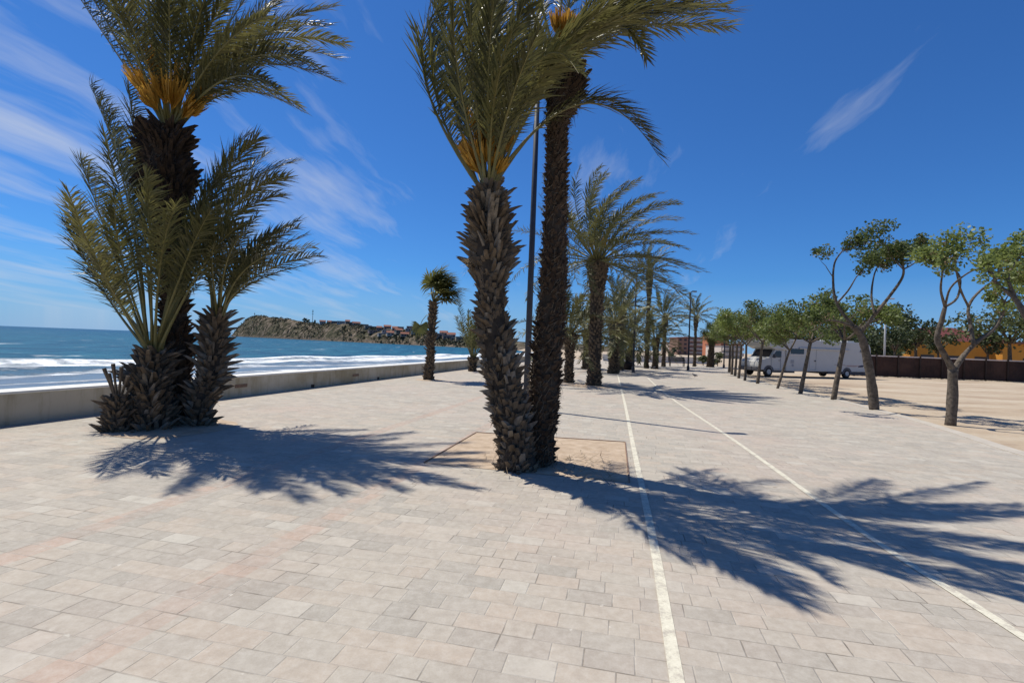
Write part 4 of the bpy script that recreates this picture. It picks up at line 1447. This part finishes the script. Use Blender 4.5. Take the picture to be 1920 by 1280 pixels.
hero_palm("palm_tree", "taller central palm with straight scaly stem and reddish crown base", baseF,
          [baseF - V((0, 0, .1))] + [P(x, y, YF) for x, y in ((1020, 740), (1032, 600), (1038, 480), (1041, 380), (1044, 280), (1045, 222), (1054, 196), (1058, 165), (1056, 135), (1052, 110))],
          [.225, .20, .185, .16, .145, .12, .125, .19, .215, .18, .1], YF,
          [(1360, 12, .3, (1185, 35)), (1300, -50, .5, (1160, 15)), (1212, 112, .3, (1160, 55)), (1230, -120, -.5), (1130, -160, .4), (985, -140, .5), (930, -90, -.4),
           (955, 196, .6, (985, 125)), (962, 160, .8, (990, 105)), (1260, -40, -.9, (1150, 20)), (1100, -100, 1.3), (1330, 60, .9, (1180, 50)), (945, 60, .9, (990, 70)), (1350, -10, -.3, (1180, 20)), (1280, 20, .1, (1150, 30)), (1320, 30, -.8, (1170, 40)), (1205, 100, -.5, (1150, 50)), (1180, -90, .3)],
          [(1085, 30, -.3), (1050, 20, -.2), (1070, 45, .2)],
          1.25, lambda u: .02 if u < .75 else .05, 6, leaf=.46, pairs=80, pet=.2, fan=2.3, stub=(.07, .07), tmats=[MT['bark'], MT['boss']], group="pair of nearest central palms")
# pale fibre tuft on the nearest stem is part of that palm
pE = [o for o in bpy.data.objects if o.type == 'EMPTY' and o.location == baseE][0]
b = MB()
rf = random.Random(5)
c0 = P(884, 492, YE - .1) - baseE
for k in range(60):
    e = c0 + V((rf.uniform(-.14, .02), rf.uniform(-.1, .1), rf.uniform(-.22, .06)))
    s_ = c0 + V((.05, rf.uniform(-.04, .04), rf.uniform(-.05, .08)))
    w_ = V((0, .006, .003))
    b.add([s_ - w_, s_ + w_, e + w_ * .4, e - w_ * .4], [(0, 1, 2, 3)])
b.build("fibre_tuft", MT['fibre'], pE)

# dry palm litter lying on the planting pit
lt = MB()
rl = random.Random(44)
for i in range(260):
    u = rl.random() ** 1.5 * 1.3 + .25
    a = rl.uniform(-.9, .7) if i % 3 else rl.uniform(-pi, pi)
    q = V((baseF.x + cos(a) * u - .1, baseF.y - .1 + sin(a) * u, .045 + rl.uniform(0, .03)))
    if abs((q - U * q.dot(U)).dot(Q) + 1.2) > 1.25 or not 5.75 < q.dot(U) < 8.2:
        continue
    d_ = V((rl.uniform(-1, 1), rl.uniform(-1, 1), rl.uniform(-.1, .25))).normalized() * rl.uniform(.05, .22)
    b_ = V((-d_.y, d_.x, 0)).normalized() * .005
    lt.add([q - b_, q + b_, q + d_ + b_ * .4, q + d_ - b_ * .4], [(0, 1, 2, 3)])
tag(lt.build("litter", MT['fibre_dark']), "dry straw-like palm litter on the bare soil of the planting pit", "litter", kind="stuff")

# ---- row behind
GRP = "palms of the row along the promenade"
bH = G(1113, 723)
auto_palm("palm_tree", "leafy palm behind the central pair, thick crown base, leaves blown right", bH, 5.3, .27, .26, 4.0, 60, 8, (-22, 82), 1.0, 1.3, boss=1.45, leaf=.50, pairs=50, w=.02,
          flowers=4, group=GRP)
bH2 = G(1066, 717)
auto_palm("palm_tree", "low palm just behind the taller central stem, half hidden by it", bH2, 2.2, .2, .19, 2.9, 28, 9, (-10, 80), 1.0, .9, leaf=.42, pairs=34, group=GRP)
bI = G(1212, 690)
auto_palm("palm_tree", "tallest slim palm of the far row with small windswept crown", bI, 8.5, .17, .15, 3.0, 28, 10, (0, 80), 1.0, 1.0, boss=1.7, pairs=30, w=.03, leaf=.4, group=GRP)
bK = G(1244, 687)
auto_palm("palm_tree", "mid-height full palm right of the tallest slim palm", bK, 5.0, .17, .16, 3.4, 40, 11, (-30, 84), .95, 1.0, pairs=30, w=.03, leaf=.42, group=GRP)
bM = G(1302, 687)
auto_palm("palm_tree", "slender palm standing alone against the sky before the pink apartment block", bM, 5.4, .14, .13, 2.7, 26, 12, (-8, 78), 1.0, .5, pairs=28, w=.03, leaf=.38, group=GRP)
bJ = G(1217, 690)
pJ = auto_palm("palm_tree", "short palm with wide shaggy leaves below the tallest slim palm", bJ + V((.25, -1.0, 0)), 2.6, .26, .25, 2.9, 36, 13, (-40, 80), 1.2, .9, boss=1.1, pairs=28, w=.03, leaf=.42, group=GRP)
bL = G(1176, 693)
pL = auto_palm("palm_tree", "small young palm in a dark pot where the white lane line ends", bL + V((0, 0, .3)), 1.2, .16, .15, 1.7, 16, 14, (5, 80), 1.0, .5, pairs=22, w=.028, leaf=.35, group=GRP)
pot = MB(); pot.tube([V((0, 0, 0)), V((0, 0, .5)), V((0, 0, .62)), V((0, 0, .6)), V((0, 0, .45))], [.42, .5, .54, .46, .44], 18)
tag(pot.build("planter_pot", MT['dark'], None, bL, True), "round dark planter pot holding the small young palm", "planter")
dup(pJ, G(1193, 688) + V((0, 2, 0)), 1.1, 1.15, "shaggy palm beside the thin dark lamp post, left of the tallest slim palm", GRP)
dup(pJ, G(1150, 700), 2.2, 1.25, "shaggy low palm right of the leafy palm behind the central pair", GRP)
dup(pJ, G(1125, 700) + V((0, 6, 0)), .5, 1.1, "low shaggy palm hidden behind the leafy palm's stem", GRP)
pk2 = [o for o in bpy.data.objects if o.get("label", "").startswith("mid-height full palm")][0]
dup(pk2, G(1164, 694), .35, .95, "mid-height palm with arching leaves left of the tallest slim palm", GRP)
dup(pk2, G(1240, 683) + V((-1.5, 14, 0)), -.4, .9, "farthest palm of the row, partly behind the full mid-height palm", GRP)
soil_round(bH, 1.3, 4)


# fan palms
def fan_leaf(mb, hub, d, R, rnd, n=26, w=.02):
    """palmate blade spreading from hub, facing along d"""
    d = d.normalized()
    s = d.cross(UP)
    if s.length < .1:
        s = V((1, 0, 0))
    s.normalize()
    nrm = s.cross(d).normalized()
    for i in range(n):
        a = radians(-125 + 250 * (i + .5) / n)
        v = (d * cos(a) + s * sin(a) + nrm * .15 * rnd.uniform(-1, 1)).normalized()
        l = R * (1 - .25 * abs(a) / 2.2) * rnd.uniform(.85, 1.1)
        b = v.cross(nrm).normalized() * w
        m = hub + v * l * .6
        e = m + (v + V((0, 0, -.45)) + WIND * .25).normalized() * l * .42
        mb.add([hub - b * .3, hub + b * .3, m + b * 1.5, m - b * 1.5, e], [(0, 1, 2, 3), (3, 2, 4)], 0)


def fan_palm(label, base, H, seed, specs, r=.2, R=.75, group="fan palms"):
    rnd = random.Random(seed)
    root = thing("fan_palm", label, "palm tree", base, 0, group)
    mbt, pts, _ = palm_trunk([V((0, 0, -.05)), V((.02, 0, H * .3)), V((.05, 0, H * .65)), V((.06, 0, H))], [r * 1.35, r, r * .95, r * .8], .9, lambda u: .03 + .04 * u, seed, .11, .09, 10)
    mbt.build("trunk", [MT['bark'], MT['stub']], root)
    top = pts[-1]
    for az, el, L in specs:
        pp = frond_curve_auto(top, az, radians(el), L, .5, .8, 6)
        b = MB()
        b.tube(pp, [.02, .019, .018, .016, .015, .013, .012], 4, 1)
        fan_leaf(b, pp[-1], pp[-1] - pp[-2], R * rnd.uniform(.85, 1.1), rnd, w=.024)
        b.build("fan", [MT['fan'], MT['rachis']], root)
    return root


bW = G(804, 712)
fr_ = random.Random(2)
fan_palm("small fan palm with windblown leaves close to the sea wall", bW, 3.3, 3,
         [(fr_.uniform(-1.4, 1.4), fr_.uniform(5, 85), fr_.uniform(.5, .9)) for _ in range(20)] + [(pi - .1, 75, .8), (2.2, 70, .8), (-2.2, 80, .9), (1.5, 80, .9), (3.0, 82, 1.0), (2.6, 65, .7), (-2.8, 70, .8)], .155, .88)
# one hanging leaf on its left
wroot = [o for o in bpy.data.objects if o.name.startswith("fan_palm")][0]
b = MB()
hp = [V((0, 0, 2.75)), V((-.2, 0, 2.72)), V((-.36, -.03, 2.5)), V((-.44, -.03, 2.28))]
b.tube(hp, .014, 4, 1)
fan_leaf(b, hp[-1], V((-.1, 0, -1)), .6, fr_, 22, .024)
b.build("fan", [MT['fan'], MT['rachis']], wroot)
soil_round(bW, .55, 7)
bN = G(1332, 688)
fan_palm("bushy fan palm before the brick block near the bend of the kerb", bN, 3.5, 4,
         [(k * 2.4, 85 - k * 5.5, .9) for k in range(22)], .3, .95)
bW2 = G(886, 696)
auto_palm("palm_tree", "small upright palm mostly hidden behind the nearest central stem's left side", bW2, .8, .22, .2, 3.0, 15, 15, (50, 86), .5, .25, pairs=34, w=.02, leaf=.42, group=GRP)

# ridge trees on the headland
for k, (x, lab, h) in enumerate(((571, "dark round pine on the headland ridge left of the mast", 5.5), (577, "second dark pine on the headland ridge, touching the mast's left side", 4.5), (590, "small dark cypress right of the mast on the ridge", 4.8))):
    p = hill_pt(x, 1.0)
    bushy_tree("ridge_pine", lab, p - V((0, 0, .6)), h, h * (.62 if k < 2 else .22), 95 + k, 'tleaf_dark', n=500, size=.9, trunk=.15, blobs=8, group="trees on the headland ridge")

# ================================================================== LIGHT
SUN_EL = radians(63)
SUN_AZ = radians(-55)                # measured clockwise from the view direction
sv = V((sin(SUN_AZ) * cos(SUN_EL), cos(SUN_AZ) * cos(SUN_EL), sin(SUN_EL)))
sl = bpy.data.lights.new("sun", 'SUN')
sl.energy = 4.9
sl.angle = radians(.55)
sl.color = (1.0, .95, .85)
so = bpy.data.objects.new("sun", sl)
so.rotation_euler = sv.to_track_quat('Z', 'Y').to_euler()
COL.objects.link(so)

w = bpy.data.worlds.new("World")
scene.world = w
w.use_nodes = True
nt = w.node_tree
bg = nt.nodes["Background"]
sky = nt.nodes.new("ShaderNodeTexSky")
sky.sky_type = 'NISHITA'
sky.sun_disc = False
sky.sun_elevation = SUN_EL
sky.sun_rotation = SUN_AZ % (2 * pi)
sky.altitude = 0
sky.air_density = 1.0
sky.dust_density = .2
sky.ozone_density = 3.5
col = mixc(nt, 1.0, sky.outputs[0], (.31, .69, 1.17), "MULTIPLY")
zs = nd(nt, "ShaderNodeSeparateXYZ", {0: nd(nt, "ShaderNodeTexCoord").outputs["Generated"]}).outputs[2]
col = mixc(nt, nd(nt, "ShaderNodeMapRange", {0: zs, 1: .0, 2: .13, 3: .7, 4: 0.0}).outputs[0], col, (2.9, 4.75, 8.0))
# cirrus: streaked noise on a high flat layer
tc = nd(nt, "ShaderNodeTexCoord").outputs["Generated"]
sep = nd(nt, "ShaderNodeSeparateXYZ", {0: tc})
zc = mth(nt, 'MAXIMUM', sep.outputs[2], .03)
cx = mth(nt, 'DIVIDE', sep.outputs[0], mth(nt, 'ADD', zc, .12))
cy = mth(nt, 'DIVIDE', sep.outputs[1], mth(nt, 'ADD', zc, .12))
cv = nd(nt, "ShaderNodeCombineXYZ", {0: cx, 1: cy, 2: 0.0}).outputs[0]
warp = noise_tex(nt, cv, 1.3, 3, .6, 1)
cvw = nd(nt, "ShaderNodeVectorMath", {0: cv, 1: nd(nt, "ShaderNodeVectorMath", {0: warp, 3: .22}, operation='SCALE').outputs[0]}, operation='ADD').outputs[0]
mpv = nd(nt, "ShaderNodeMapping", {"Vector": nd(nt, "ShaderNodeMapping", {"Vector": cvw, "Rotation": (0, 0, radians(-82))}).outputs[0], "Scale": (.5, 2.6, 1)}).outputs[0]
st = noise_tex(nt, mpv, 1.15, 8, .58)
pt = noise_tex(nt, nd(nt, "ShaderNodeMapping", {"Vector": cv, "Location": (3.4, 1.2, 0)}).outputs[0], .8, 3, .5)
leftness = nd(nt, "ShaderNodeMapRange", {0: sep.outputs[0], 1: -.75, 2: .25, 3: .155, 4: -.075}).outputs[0]
dens = mth(nt, 'ADD', mth(nt, 'ADD', st, mth(nt, 'MULTIPLY_ADD', pt, .5, -.25)), leftness)
cl = nd(nt, "ShaderNodeMapRange", {0: dens, 1: .565, 2: .95, 3: 0.0, 4: .8}).outputs[0]
fade = nd(nt, "ShaderNodeMapRange", {0: sep.outputs[2], 1: .0, 2: .10, 3: .25, 4: 1.0}).outputs[0]
cl = mth(nt, 'MULTIPLY', cl, fade)
col = mixc(nt, cl, col, (6.4, 6.9, 7.8))
nt.links.new(col, bg.inputs[0])
bg.inputs[1].default_value = .09

scene.view_settings.view_transform = 'Standard'
scene.view_settings.look = 'None'
scene.view_settings.exposure = 0.07
scene.view_settings.gamma = 1.0
scene.cycles.max_bounces = 6
scene.cycles.transparent_max_bounces = 4
